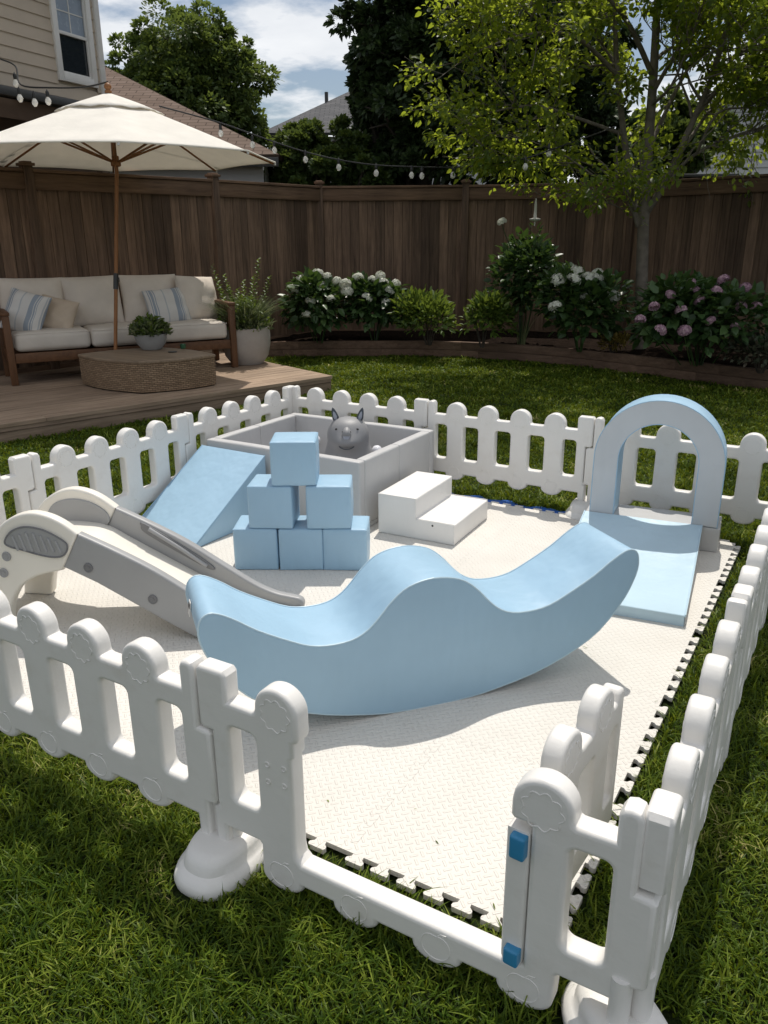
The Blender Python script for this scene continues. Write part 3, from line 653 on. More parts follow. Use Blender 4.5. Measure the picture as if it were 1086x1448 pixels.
# ---------------------------------------------------------------- wedge ramp
def prism_mesh(poly, y0, y1, bev=.008, seg=3, sub=0):
    bm = bmesh.new(); a = [bm.verts.new((x, y0, z)) for x, z in poly]; b = [bm.verts.new((x, y1, z)) for x, z in poly]; n = len(poly)
    bm.faces.new(a); bm.faces.new(b[::-1])
    for i in range(n): bm.faces.new((a[i], b[i], b[(i+1) % n], a[(i+1) % n]))
    bmesh.ops.recalc_face_normals(bm, faces=bm.faces); bmesh.ops.bevel(bm, geom=list(bm.edges), offset=bev, segments=seg, affect='EDGES', profile=.6); return from_bm(bm, 'prism', 40)
ramp_ = thing('wedge_ramp', 'light blue foam wedge ramp leaning up to the ball pit wall', 'foam ramp', (.318, -1.335, MT), R(-1.5))
link('wedge', xf(prism_mesh([(-.305, 0), (-.300, .026), (.305, .385), (.305, 0)], -.252, .252, .008), Matrix.Rotation(R(90), 4, 'Z')), 'vinyl_blue', ramp_)
seams('seam', [([(sx*.249, -.30, .028), (sx*.249, .303, .384)], .003) for sx in (-1, 1)], 6, 'vinyl_blue', ramp_)

# ---------------------------------------------------------------- white steps
st = thing('foam_steps', 'white foam block of two steps beside the grey ball pit', 'foam steps', (1.285, -.935, MT), R(2.5))
sp_ = [(0, 0), (.47, 0), (.47, .118), (.238, .118), (.238, .235), (0, .235)]
link('step_block', xf(prism_mesh(sp_, 0, .50, .009, 3), Matrix.Identity(4)), 'vinyl_white', st)
seams('seam', [([(x, y, z) for x, z in ((.002, .233), (.236, .233), (.236, .120), (.468, .120), (.468, .002))], .0025) for y in (.0015, .4985)], 6, 'vinyl_white', st)
link('eyelet', xf(lathe([(.001, 0), (.006, .001), (.001, .003)], 12), Matrix.Translation((.34, 0, .095)) @ Matrix.Rotation(R(90), 4, 'X')), 'black', st)

# ---------------------------------------------------------------- arch with its padded ramp
AR = R(6.5)
ag = Vector((3.03, -1.285, MT))
pad = thing('foam_pad', 'light blue foam pad with a dished ramp surface in front of the blue arch', 'foam pad', tuple(ag), AR)
PW, PL = .615, .955
def padz(y): t = y/PL; return .052+.018*t+.075*max(0, (t-.35)/.65)**1.6
bm = bmesh.new(); nx, ny = 14, 26; G = {}
rows = [(0, 0)]+[(0, .046)]+[(PL*j/ny, padz(PL*j/ny)) for j in range(ny+1)]
for i in range(nx+1):
    for j, (y, z) in enumerate(rows):
        u = i/nx; sag = -.012*math.sin(math.pi*u)*(1 if j > 2 else 0)*math.sin(math.pi*min(1, y/PL)) ; wr = .0025*math.sin(u*17+y*23)*math.sin(y*31) if 3 < j < ny+1 else 0
        G[i, j] = bm.verts.new((-PW+PW*u, y, max(0, z+sag+wr)))
for i in range(nx):
    for j in range(len(rows)-1): bm.faces.new((G[i, j], G[i+1, j], G[i+1, j+1], G[i, j+1]))
m_top = from_bm(bm, 'padtop', 50)
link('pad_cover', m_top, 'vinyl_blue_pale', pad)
sd = [(0, 0)]+[(y, z) for y, z in rows[1:]]+[(PL, 0)]
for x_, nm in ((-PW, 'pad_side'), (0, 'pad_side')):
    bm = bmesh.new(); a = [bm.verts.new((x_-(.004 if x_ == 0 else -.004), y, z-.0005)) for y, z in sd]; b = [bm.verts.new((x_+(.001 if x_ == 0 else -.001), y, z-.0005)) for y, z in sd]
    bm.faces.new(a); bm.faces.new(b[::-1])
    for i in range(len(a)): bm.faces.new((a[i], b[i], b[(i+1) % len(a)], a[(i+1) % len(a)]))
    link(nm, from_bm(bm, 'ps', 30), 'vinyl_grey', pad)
seams('piping', [([(x, y, z+.001) for y, z in rows[1:]], .004) for x in (-PW+.001, -.001)]+[([(-PW, -.001, .05), (0, -.001, .05)], .004)], 6, 'vinyl_blue_pale', pad)
tg = link('sewn_label', boxes([((0, 0, 0), (.19, .002, .036))], .0006), plain('lilac_tag', (.42, .46, .62), .5), pad, (-.46, -.0015, .024))
arch = thing('foam_arch', 'light blue foam arch on a grey block at the far end of the padded ramp', 'foam arch', tuple(ag), AR)
AZ = .135; ow, iw, toph = .332, .202, .79
def archy(w, top): r = w; return [(w, AZ+.002)]+[(w, AZ+.05)]+arc(0, top-r, r, r, 0, 180, 28)+[(-w, AZ+.05), (-w, AZ+.002)]
al = archy(ow, toph)+[(-iw, AZ+.002)]+[(-x, z) for x, z in archy(iw, toph-.128)[1:-1]]+[(iw, AZ+.002)]
al = archy(ow, toph)+archy(iw, toph-.128)[::-1]
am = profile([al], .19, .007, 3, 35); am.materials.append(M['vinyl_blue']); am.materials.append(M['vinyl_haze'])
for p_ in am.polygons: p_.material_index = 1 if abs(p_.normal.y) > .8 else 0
link('arch_body', xf(am, Matrix.Translation((-PW/2+.05, PL+.10, 0))), None, arch)
seams('piping', [([(x-PW/2+.05, PL+.10+s*.093, z) for x, z in archy(w, h)], .0028) for s in (-1, 1) for w, h in ((ow-.002, toph-.002), (iw+.002, toph-.126))], 6, 'vinyl_blue', arch)
link('arch_base', soft_box(PW+.09, .225, AZ, .008, .002, 6), 'vinyl_grey', arch, (-PW/2+.045, PL+.12, 0))

# ---------------------------------------------------------------- slide
sth = R(22); se = ground(425, 857, MT); SW = .38
slide = thing('toddler_slide', 'grey and cream plastic toddler slide behind the left end of the blue rocker', 'slide', (se.x, se.y, MT), sth); slide.scale = (.958, 1, 1)
# local: x along the slide (0 at the foot, negative to the top), y: 0 far side, -SW near side
railtop = [(.022, .004), (.026, .035), (.010, .056), (-.03, .064), (-.11, .078), (-.21, .118), (-.36, .205), (-.53, .305), (-.70, .385), (-.86, .452)]
low = [(-.93, .30), (-.80, .235), (-.62, .14), (-.42, .035), (-.32, .004), (-.02, .0)]
gp = [tuple(p) for p in crom(railtop, 5)]+[(-.95, .30)]+[tuple(p) for p in crom(low[1:], 4)]
cream = [tuple(p) for p in crom([(-.86, .452), (-.93, .500), (-1.0, .528), (-1.08, .535), (-1.17, .505), (-1.25, .44), (-1.31, .34), (-1.36, .20), (-1.40, .0)], 5)]+[(-1.26, 0)]+[tuple(p) for p in crom([(-1.245, .02), (-1.22, .12), (-1.16, .205), (-1.07, .255), (-.955, .285)], 4)]
gcut = [(-.862, .449), (-.955, .288)]
for y, nm in ((-.022, 0), (-SW+.022, 1)):
    s_ = bpy.data.objects.new('side_panel', None); COL.objects.link(s_); s_.parent = slide; s_.location = (0, y, 0)
    link('grey_side', profile([gp[::-1]], .044, .011, 3), 'slide_grey', s_)
    link('cream_end', profile([cream], .050, .012, 3), 'slide_white', s_)
    yy = -.0255 if nm == 1 else -.0255
    if nm == 1:
        gl = [(-1.20, .405), (-1.165, .45), (-1.10, .475), (-1.02, .468), (-.945, .435), (-.91, .405), (-.925, .365), (-.965, .348), (-1.03, .352), (-1.12, .372), (-1.18, .385)]
        gl = [tuple(p) for p in crom(gl, 5, True)]
        gr = link('hand_grip', xf(profile([gl], .008, .003, 2), Matrix.Translation((0, -.026, 0))), 'slide_grey', s_)
        link('grip_ribs', tubes([([(x, -.031, .37+.0*x), (x-.02, -.031, .455-.3*abs(x+1.06))], .007) for x in np.arange(-1.14, -.93, .033)], 8), 'slide_grey', gr)
        link('grip_rim', tubes([([(a, -.0305, b) for a, b in gl]+[(gl[0][0], -.0305, gl[0][1])], .004)], 6), 'slide_dark', gr)
        for (bx, bz, mt_) in ((-1.205, .338, 'slide_grey'), (-1.232, .262, 'slide_grey'), (-.83, .305, 'slide_dark'), (-.55, .178, 'slide_dark')):
            b_ = link('bolt_cap', xf(lathe([(.021, 0), (.021, .004), (.017, .0055), (.015, .003), (.009, .003), (.008, .005), (.001, .005)], 20), Matrix.Rotation(R(90), 4, 'X')), mt_, s_, (bx, -.0225-(.0035 if bx < -1 else 0), bz))
    else:
        gi = [tuple(p) for p in crom([(-.90, .43), (-.97, .475), (-1.06, .49), (-1.15, .47), (-1.2, .42), (-1.2, .36), (-1.0, .36), (-.9, .38)], 4, True)]
        link('inner_grey', xf(profile([gi], .008, .003, 2), Matrix.Translation((0, -.028, 0))), 'slide_grey', s_)
        link('grip_recess', xf(profile([[tuple(p) for p in crom([(-.74, .375), (-.72, .385), (-.52, .275), (-.40, .195), (-.42, .18), (-.55, .245), (-.72, .34)], 4, True)]], .008, .003, 2), Matrix.Translation((0, -.0245, 0))), 'slide_dark', s_)
        link('grip_inlay', tubes([([(-.70, -.029, .362), (-.54, -.029, .268), (-.43, -.029, .196)], .010)], 8), 'slide_grey', s_)
chl = [tuple(p) for p in crom([(-1.30, .375), (-1.12, .385), (-1.0, .385), (-.90, .37), (-.78, .31), (-.55, .195), (-.34, .095), (-.18, .045), (-.05, .022), (0, .012)], 5)]
link('chute', xf(profile([chl[::-1]+[(x, z-.02) for x, z in chl]], SW-.09, .004, 2), Matrix.Translation((0, -SW/2, 0))), 'slide_white', slide)
link('chute_lip', tubes([([(.0, -.03, .012), (.012, -.10, .014), (.016, -SW/2, .015), (.012, -SW+.1, .014), (0, -SW+.03, .012)], .012)], 8), 'slide_grey', slide)
for x, z in ((-1.36, .12), (-1.325, .25)): link('step_tread', boxes([((x, -SW/2, z), (.09, SW-.09, .03))], .008), 'slide_white', slide)

# ---------------------------------------------------------------- garden fence, dark boards
FZ = 2.35
def board_fence(a, b, label, last=False):
    a, b = Vector((*a, 0)), Vector((*b, 0)); d = b-a; L = d.length; ang = math.atan2(d.y, d.x)
    t_ = thing('board_fence', label, 'fence', tuple(a), ang, 'dark board fence round the garden')
    bm = bmesh.new(); x = .05; k = 0
    while x < L-.05:
        w = random.uniform(.125, .145); w = min(w, L-.045-x)
        if w < .02: break
        box_bm(bm, (x+w/2, random.uniform(-.003, .003), (FZ-.05)/2+.02), (w-.005, .016, FZ-.05), R(random.uniform(-.3, .3))*.3, .0015, 1); x += w; k += 1
    box_bm(bm, (L/2, .018, (FZ-.06)/2+.02), (L-.10, .006, FZ-.06))
    link('board_panel', from_bm(bm, 'bf', 30), 'fence_wood', t_)
    link('top_rail', boxes([((L/2, -.034, FZ-.13), (L-.10, .03, .17))], .004), 'fence_rail', t_)
    link('cap_board', boxes([((L/2, -.012, FZ-.022), (L-.10, .12, .034))], .004), 'fence_rail', t_)
    link('bottom_rail', boxes([((L/2, -.030, .16), (L-.10, .03, .13))], .004), 'fence_rail', t_)
    for x_ in ([0, L] if last else [0]):
        p_ = link('post', boxes([((x_, -.012, FZ/2+.012), (.105, .115, FZ+.024))], .004), 'fence_wood', t_)
        bm = bmesh.new(); vs = box_bm(bm, (x_, -.012, FZ+.040), (.145, .155, .03), 0, .004)
        box_bm(bm, (x_, -.012, FZ+.063), (.10, .11, .018), 0, .007); link('post_cap', from_bm(bm, 'cap'), 'fence_rail', p_)
fp = [(-5.43, -2.6), (-5.12, -.55), (-4.70, 1.60), (-4.215, 4.06), (-3.94, 6.13), (-2.0, 7.18), (.30, 8.03), (2.25, 7.30), (4.4, 6.45), (6.6, 5.6)]
labs = ['dark board fence section outside the frame beyond the deck', 'dark board fence section at the photo\'s left edge behind the sofa arm', 'dark board fence section behind the sofa and the umbrella pole', 'dark board fence section between the potted plant and the far corner post', 'dark board fence section right of the corner, behind the white hydrangeas', 'dark board fence section behind the tree\'s left side and the tall dark shrub', 'dark board fence section behind the tree trunk and the pink hydrangea', 'dark board fence section at the photo\'s right edge above the pink hydrangea', 'dark board fence section beyond the right edge']
for i in range(1, len(fp)-2): board_fence(fp[i], fp[i+1], labs[i], i == len(fp)-3)

# ---------------------------------------------------------------- raised bed
bedf = [(-3.9, 4.35), (-3.6, 4.6), (-3.0, 5.02), (-2.404, 5.36), (-1.8, 5.63), (-1.1, 5.80), (-.256, 5.84), (.45, 5.74), (1.147, 5.53), (1.9, 5.30), (2.69, 5.07), (3.8, 4.75), (5.2, 4.4)]
bf = [tuple(p) for p in crom(bedf, 3)]
ed = thing('bed_edging', 'low curved edging of dark weathered timbers holding the flower bed', 'bed edging', (bf[0][0], bf[0][1], 0))
for lv in range(2):
    bm = bmesh.new(); k = 0
    for i in range(0 if lv else 1, len(bf)-1, 2):
        a = Vector((*bf[i], 0)); b = Vector((*bf[min(i+2, len(bf)-1)], 0)); m_ = (a+b)/2-Vector((*bf[0], 0)); d = b-a
        box_bm(bm, (m_.x, m_.y, .055+lv*.112), (d.length+.01, .085+random.uniform(-.004, .004), .109), math.atan2(d.y, d.x), .006, 2)
    link('timber_course', from_bm(bm, 'tc'), 'edging', ed)
bk = [(-3.95, 6.2), (-2.0, 7.25), (.3, 8.1), (2.25, 7.35), (5.2, 6.2)]
bm = bmesh.new(); fr = [Vector((x, y+.03, .185)) for x, y in bf]; nb = len(fr); bkp = []
tot = [0]
for a, b in zip(bk, bk[1:]): tot.append(tot[-1]+math.dist(a, b))
for i in range(nb):
    s = tot[-1]*i/(nb-1); k = max(j for j in range(len(tot)) if tot[j] <= s+1e-9); k = min(k, len(bk)-2); t = (s-tot[k])/(tot[k+1]-tot[k]); bkp.append(Vector((bk[k][0]+(bk[k+1][0]-bk[k][0])*t, bk[k][1]+(bk[k+1][1]-bk[k][1])*t, .2)))
nr = 14; GG = {}
for i in range(nb):
    for j in range(nr+1):
        p = fr[i].lerp(bkp[i], j/nr); GG[i, j] = bm.verts.new((p.x, p.y, p.z+random.uniform(-.012, .02)+.03*math.sin(math.pi*j/nr)))
for i in range(nb-1):
    for j in range(nr): bm.faces.new((GG[i, j], GG[i+1, j], GG[i+1, j+1], GG[i, j+1]))
struct(link('bed_soil', from_bm(bm, 'soil', 180), 'soil'))

# ---------------------------------------------------------------- sofa
sL = Vector((-4.079, .642, DZ)); sD = (Vector((-2.867, 2.71, DZ))-sL); SLn = sD.length; sAng = math.atan2(sD.y, sD.x)
sofa = thing('garden_sofa', 'teak garden sofa with beige cushions on the deck', 'sofa', tuple(sL), sAng)   # local x along front, +y backwards
LN = SLn; DP = .70
for x in (0, LN):
    for y in (0, DP): link('leg', boxes([((x, y, .355 if y == 0 else .34), (.07, .07, .71 if y == 0 else .68))], .006), 'teak', sofa)
for x, nm in ((0, 'a'), (LN, 'b')):
    ar = link('arm_rest', boxes([((x, DP/2, .728), (.085, DP+.09, .035))], .008), 'teak_h', sofa)
    link('arm_mesh', boxes([((x, DP*k/9+.02, .51), (.014, .035, .40)) for k in range(1, 9)]+[((x, DP/2, .31), (.03, DP-.07, .05))], .002), 'teak', ar)
link('frame', boxes([((LN/2, 0, .275), (LN-.077, .045, .10)), ((LN/2, DP, .275), (LN-.077, .045, .10)), ((0, DP/2, .275), (.045, DP-.08, .10)), ((LN, DP/2, .275), (.045, DP-.08, .10)), ((LN/2, DP/2, .30), (LN-.08, DP-.06, .03)), ((LN/2, DP, .72), (LN-.08, .045, .07))], .005), 'teak_h', sofa)
wd = (LN-.10)/3
for k in range(3):
    c_ = link('seat_cushion', soft_box(wd-.012, DP-.05, .195, .05, .014, 10, k), 'cushion_seat', sofa, (.05+wd*(k+.5), DP/2-.03, .335))
    seams('piping', [([(x*(wd/2-.012), y*((DP-.05)/2-.006), .178) for x, y in ((-1, -1), (1, -1))], .004)], 6, 'cushion_seat', c_)
cw = .62
for k, (x, w, h) in enumerate(((.34, .68, .56), (.98, .64, .56), (1.62, .66, .56), (2.17, .56, .53))):
    c_ = link('back_cushion', pillow(w, h, .29, 22, 10+k, .03, .013), 'cushion', sofa, (x, DP-.17 if k < 3 else DP-.24, .505)); c_.rotation_euler = (R(-13), R([1, -1, .5, 4][k]), R([0, 0, 0, 24][k]))
def throw(x, y, z, w, h, mat, rx, ry, rz, label, cat='pillow'):
    m_ = sofa.matrix_basis
    p = Matrix.Translation(sL) @ Matrix.Rotation(sAng, 4, 'Z') @ Vector((x, y, z))
    o = link('throw_pillow', pillow(w, h, .19, 22, int(x*100), .05, .013), mat); o.location = p; o.rotation_euler = Euler((R(rx), R(ry), sAng+R(rz))); return tag(o, label, cat, 'throw pillows on the sofa')
throw(.13, .26, .505, .46, .46, 'striped', -24, 14, -38, 'blue and white striped throw pillow leaning at the left sofa arm')
throw(.47, .28, .505, .40, .38, 'tan', -26, 14, -26, 'plain tan throw pillow beside the left striped pillow on the sofa')
throw(1.78, .30, .505, .50, .42, 'striped', -20, -4, 6, 'blue and white striped throw pillow on the right half of the sofa')

# ---------------------------------------------------------------- wicker table, umbrella, pots
TZ = .30
tq = [Vector((-3.47, 1.00, 0)), Vector((-2.53, .93, 0)), Vector((-2.22, 1.66, 0)), Vector((-3.16, 1.80, 0))]
tc_ = sum(tq, Vector())/4
ctl = []
for a, b in zip(tq, tq[1:]+tq[:1]):
    m_ = (a+b)/2; out = (m_-tc_).normalized()
    for t in (.025, .28, .5, .72, .975):
        p = a.lerp(b, t)+out*(.075*math.sin(math.pi*t))-(tc_*0); ctl.append(p-tc_)
tp = [Vector((p[0], p[1], 0)) for p in crom([(p.x, p.y) for p in ctl], 4, True)]
tab = thing('wicker_table', 'low woven wicker coffee table with bowed sides on the deck', 'coffee table', (tc_.x, tc_.y, DZ))
bm = bmesh.new(); uvl = bm.loops.layers.uv.new('UVMap'); per = [0]
for a, b in zip(tp, tp[1:]+tp[:1]): per.append(per[-1]+(b-a).length)
nh = 4
rg = [[bm.verts.new((p.x*(.985 if j == 0 else 1), p.y*(.985 if j == 0 else 1), .01+(TZ-.01)*j/nh)) for p in tp] for j in range(nh+1)]
for j in range(nh):
    for k in range(len(tp)):
        k2 = (k+1) % len(tp); f = bm.faces.new((rg[j][k], rg[j][k2], rg[j+1][k2], rg[j+1][k]))
        for lp, uv in zip(f.loops, ((per[k], j), (per[k+1], j), (per[k+1], j+1), (per[k], j+1))): lp[uvl].uv = (uv[0], uv[1]*TZ/nh)
link('woven_side', from_bm(bm, 'wv', 60), 'wicker', tab)
link('table_top', xf(profile([[(p.x*1.012, p.y*1.012) for p in tp]], .028, .007, 3), Matrix.Translation((0, 0, TZ+.008)) @ Matrix.Rotation(R(-90), 4, 'X')), 'wicker_top', tab)
TT = DZ+TZ+.022
uc = ground(163, 494, TT); UC = Vector((uc.x, uc.y, 0))
umb = thing('garden_umbrella', 'off-white garden umbrella on a wooden pole above the wicker table', 'umbrella', (UC.x, UC.y, TT))
UO = Vector((_r[0]*.15+_hh[0]*.22, _r[1]*.15+_hh[1]*.22, 0)); RZ, RR, TOPZ = 2.385-TT, 1.66, 2.99-TT; ua = math.atan2(CAM[1]-UC.y, CAM[0]-UC.x)
link('pole', tubes([([(0, 0, -.02), (UO.x, UO.y, RZ-.12), (UO.x, UO.y, TOPZ-.03)], .0195)], 16), 'umb_wood', umb)
link('pole_joint', tubes([([tuple(UO*(.62/(RZ-.12))+Vector((0, 0, .62))), tuple(UO*(.78/(RZ-.12))+Vector((0, 0, .78)))], .026)], 14), 'metal_dark', umb)
link('crank_pin', tubes([([(.02, 0, .70), (.05, 0, .70), (.05, 0, .74)], .006)], 8), 'metal_dark', umb, tuple(UO*(.7/(RZ-.12))))
link('finial', xf(lathe([(.02, 0), (.034, .008), (.034, .03), (.022, .04), (.034, .058), (.036, .075), (.024, .095), (.006, .105)], 20), Matrix.Translation((0, 0, TOPZ-.005))), 'umb_wood', umb, tuple(UO))
link('hub', xf(lathe([(.03, 0), (.05, .01), (.05, .05), (.036, .06), (.036, .10), (.03, .105)], 20), Matrix.Translation((0, 0, RZ-.07))), 'umb_wood', umb, tuple(UO))
def cz(f): return TOPZ-.02-(TOPZ-.02-RZ)*f**1.08
def canopy_mesh(f0, f1, lift=0, sagk=.05, nf=16, na=8, scal=0):
    bm = bmesh.new(); G = {}; tot_ = 8*na
    for i in range(nf+1):
        f = f0+(f1-f0)*i/nf
        for k in range(tot_):
            q = k % na/na; a = ua+2*math.pi*k/tot_; sec = math.cos(math.pi/8)/math.cos(math.pi*2/8*(q-.5)); rr = RR*f*sec*1.0
            sag = math.sin(math.pi*q); edge = .045*f**3*sag*(1-.0)
            G[i, k] = bm.verts.new((rr*(1-edge*.5)*math.cos(a), rr*(1-edge*.5)*math.sin(a), cz(f)-sagk*sag*f*(1-f)*.9+lift+edge*.25-(scal*(.5+.5*math.cos(k*math.pi*.5)) if i == nf else 0)))
    for i in range(nf):
        for k in range(tot_): bm.faces.new((G[i, k], G[i+1, k], G[i+1, (k+1) % tot_], G[i, (k+1) % tot_]))
    return from_bm(bm, 'canopy', 30)
cn_ = link('canopy', canopy_mesh(.05, 1.0), 'canopy', umb, tuple(UO)); mo = cn_.modifiers.new('s', 'SOLIDIFY'); mo.thickness = .003
vt = link('vent', canopy_mesh(.02, .32, .028, .02, 6, 8, .012), 'canopy', umb, tuple(UO)); mo = vt.modifiers.new('s', 'SOLIDIFY'); mo.thickness = .003
link('hem', tubes([([(RR*.997*math.cos(ua+2*math.pi*(k+t)/8)*(math.cos(math.pi/8)/math.cos(math.pi/4*(t-.5)))*(1-.0225*math.sin(math.pi*t)), RR*.997*math.sin(ua+2*math.pi*(k+t)/8)*(math.cos(math.pi/8)/math.cos(math.pi/4*(t-.5)))*(1-.0225*math.sin(math.pi*t)), RZ+.006+.011*math.sin(math.pi*t)) for k in range(8) for t in np.linspace(0, .875, 8)]+[(RR*.997*math.cos(ua), RR*.997*math.sin(ua), RZ+.006)], .008)], 6), 'canopy', umb, tuple(UO))
for k in range(8):
    a = ua+2*math.pi*k/8; ca, sa = math.cos(a), math.sin(a)
    rb = link('rib', tubes([([(RR*f*ca, RR*f*sa, cz(f)-.018) for f in (.02, .3, .6, .985)], .011)], 6), 'umb_wood', umb, tuple(UO))
    link('strut', tubes([([(.045*ca, .045*sa, RZ-.02), (RR*.50*ca, RR*.50*sa, cz(.50)-.03)], .011)], 6), 'umb_wood', rb)
    link('rib_tip', xf(lathe([(.001, -.012), (.012, -.008), (.012, .008), (.001, .012)], 10), Matrix.Translation((RR*.995*ca, RR*.995*sa, RZ-.014))), 'trim_white', rb)
link('pull_cord', tubes([([(.03, -.03, RZ-.05), (.06, -.05, RZ-.16), (.065, -.055, RZ-.26)], .005)], 6), 'umb_wood', umb, tuple(UO*.97))

def pot(name, label, cat, loc, prof, mat, soil_z, soil_r):
    t_ = thing(name, label, cat, loc); link('pot', lathe(prof, 40, 40), mat, t_); link('soil', lathe([(soil_r, 0), (soil_r*.6, .012), (.01, .016)], 24), 'soil', t_, (0, 0, soil_z)); return t_
bowl_p = ground(215, 494, TT); bowl = pot('bowl_planter', 'round grey concrete bowl of green plants on the wicker table', 'planter', (bowl_p.x, bowl_p.y, TT), [(.06, 0), (.10, .004), (.145, .06), (.168, .13), (.172, .165), (.162, .168), (.155, .15)], 'concrete', .148, .156)
big_p = Vector((-2.93, 3.02, DZ)); big = pot('stone_planter', 'large round beige stone planter of grassy shrubs at the right end of the sofa', 'planter', tuple(big_p), [(.13, 0), (.19, .004), (.26, .10), (.29, .24), (.292, .36), (.282, .43), (.265, .435), (.26, .40)], 'stone', .405, .237)
def plant_part(parent, n, r, h, L, W_, mat, up=.6, name='foliage', seed=1, z0=0, shape=1.0, stems=0):
    g = np.random.default_rng(seed); a = g.uniform(0, 2*math.pi, n); q = g.uniform(0, 1, n)**.6; zf = g.uniform(0, 1, n)
    rad = r*q*(.35+.65*np.sqrt(np.clip(1-(zf-.25)**2*1.5, 0, 1)))*(1)
    Pp = np.stack([rad*np.cos(a), rad*np.sin(a), z0+h*zf*(1-.35*q*shape)], 1)
    D = np.stack([np.cos(a)*(1-up)*(.5+q), np.sin(a)*(1-up)*(.5+q), np.full(n, up)], 1)+g.normal(0, .38, (n, 3)); Nn = np.stack([np.cos(a)*.3, np.sin(a)*.3, np.full(n, 1.)], 1)+g.normal(0, .5, (n, 3))
    s = g.uniform(.6, 1.25, n); return link(name, leaves_mesh(Pp, D, Nn, L*s, W_*s), mat, parent)
plant_part(bowl, 620, .21, .19, .058, .03, 'leaf_grey', .55, seed=3, z0=.15)
plant_part(bowl, 260, .20, .23, .055, .03, 'leaf_fern', .6, 'foliage', 4, .15)
def blades_part(parent, n, r, h, w, mat, spread=.5, z0=0, seed=2, name='grass_blades', sparse=0):
    g = np.random.default_rng(seed); V = []; F = []; S = 5
    a = g.uniform(0, 6.28, n); r0 = r*g.uniform(0, 1, n)**.5*.6; ln = h*g.uniform(.55, 1.1, n); sp = spread*g.uniform(.2, 1.2, n); side = g.uniform(0, 6.28, n)
    for k in range(n):
        b = len(V); dx, dy = math.cos(a[k]), math.sin(a[k]); sx, sy = math.cos(side[k]), math.sin(side[k])
        for i in range(S+1):
            t = i/S; rr = r0[k]+ln[k]*sp[k]*t**1.7; z = z0+ln[k]*(t-.25*sp[k]*t*t); ww = w*(1-t)**.7*.5+.0004
            V.append((rr*dx+sx*ww, rr*dy+sy*ww, z)); V.append((rr*dx-sx*ww, rr*dy-sy*ww, z))
            if i: F.append((b+2*i-2, b+2*i-1, b+2*i+1, b+2*i))
    return link(name, mesh_np(np.array(V), [np.array(F)], 'bl', True), mat, parent)
blades_part(big, 700, .25, .46, .010, 'leaf_grey', .95, .40); plant_part(big, 900, .33, .36, .06, .022, 'leaf_grey', .6, 'foliage', 6, .40); plant_part(big, 500, .32, .42, .06, .026, 'leaf_fern', .6, 'foliage', 16, .40)
for k in range(9):
    a = random.uniform(0, 6.28); q = random.uniform(.03, .15); tx, ty = q*math.cos(a), q*math.sin(a); hh_ = random.uniform(.45, .78) if k else .80
    lean = Vector((math.cos(a)*.22, math.sin(a)*.22, hh_)); n = 46; tt = np.linspace(.12, 1, n)[:, None]; Pp = np.array([tx, ty, .4])+tt*np.array(lean)
    aa = np.arange(n)*2.4; D = np.stack([np.cos(aa), np.sin(aa), np.full(n, .6)], 1); link('sprig', leaves_mesh(Pp, D, rand_dirs(n)*.4+[0, 0, 1], np.full(n, .07)*(1.2-tt[:, 0]*.6), np.full(n, .028)), 'leaf_fern', big)
cu_ = ground(259, 493, TT); o = link('glass_cup', lathe([(.022, 0), (.028, .004), (.032, .05), (.026, .052), (.024, .01)], 18), 'glass_green'); o.location = (cu_.x, cu_.y, TT); tag(o, 'small green glass on the wicker table beside the planter bowl', 'cup')
cu_ = ground(244, 498, TT); o = link('coaster', lathe([(.045, 0), (.048, .004), (.048, .008), (.03, .009), (.001, .009)], 20), 'metal_dark'); o.location = (cu_.x, cu_.y, TT+.0005); tag(o, 'small dark round coaster on the wicker table', 'coaster')

# ---------------------------------------------------------------- shrubs of the bed
def flower_mesh(mat, seed, r=.074, n=120):
    g = np.random.default_rng(seed); d = rand_dirs(n, g); d[:, 2] = np.abs(d[:, 2])*.9+d[:, 2]*.1-.15; d = unit(d); Pp = d*np.array([r, r, r*.8])*g.uniform(.85, 1.08, (n, 1)); t = unit(np.cross(d, rand_dirs(n, g)))
    V = []; F = []
    Ps = []; Ds = []; Ns = []
    for k in range(4):
        ang = k*math.pi/2; b2 = np.cross(d, t); dd = t*math.cos(ang)+b2*math.sin(ang)+d*.25; Ps.append(Pp); Ds.append(dd); Ns.append(d)
    me = leaves_mesh(np.concatenate(Ps), np.concatenate(Ds), np.concatenate(Ns), np.full(4*n, .02), np.full(4*n, .019), .05, .1); me.materials.append(M[mat]); return me
FW = [flower_mesh('petal_white', k) for k in range(3)]; FP = [flower_mesh('petal_pink', 10+k, .054) for k in range(3)]
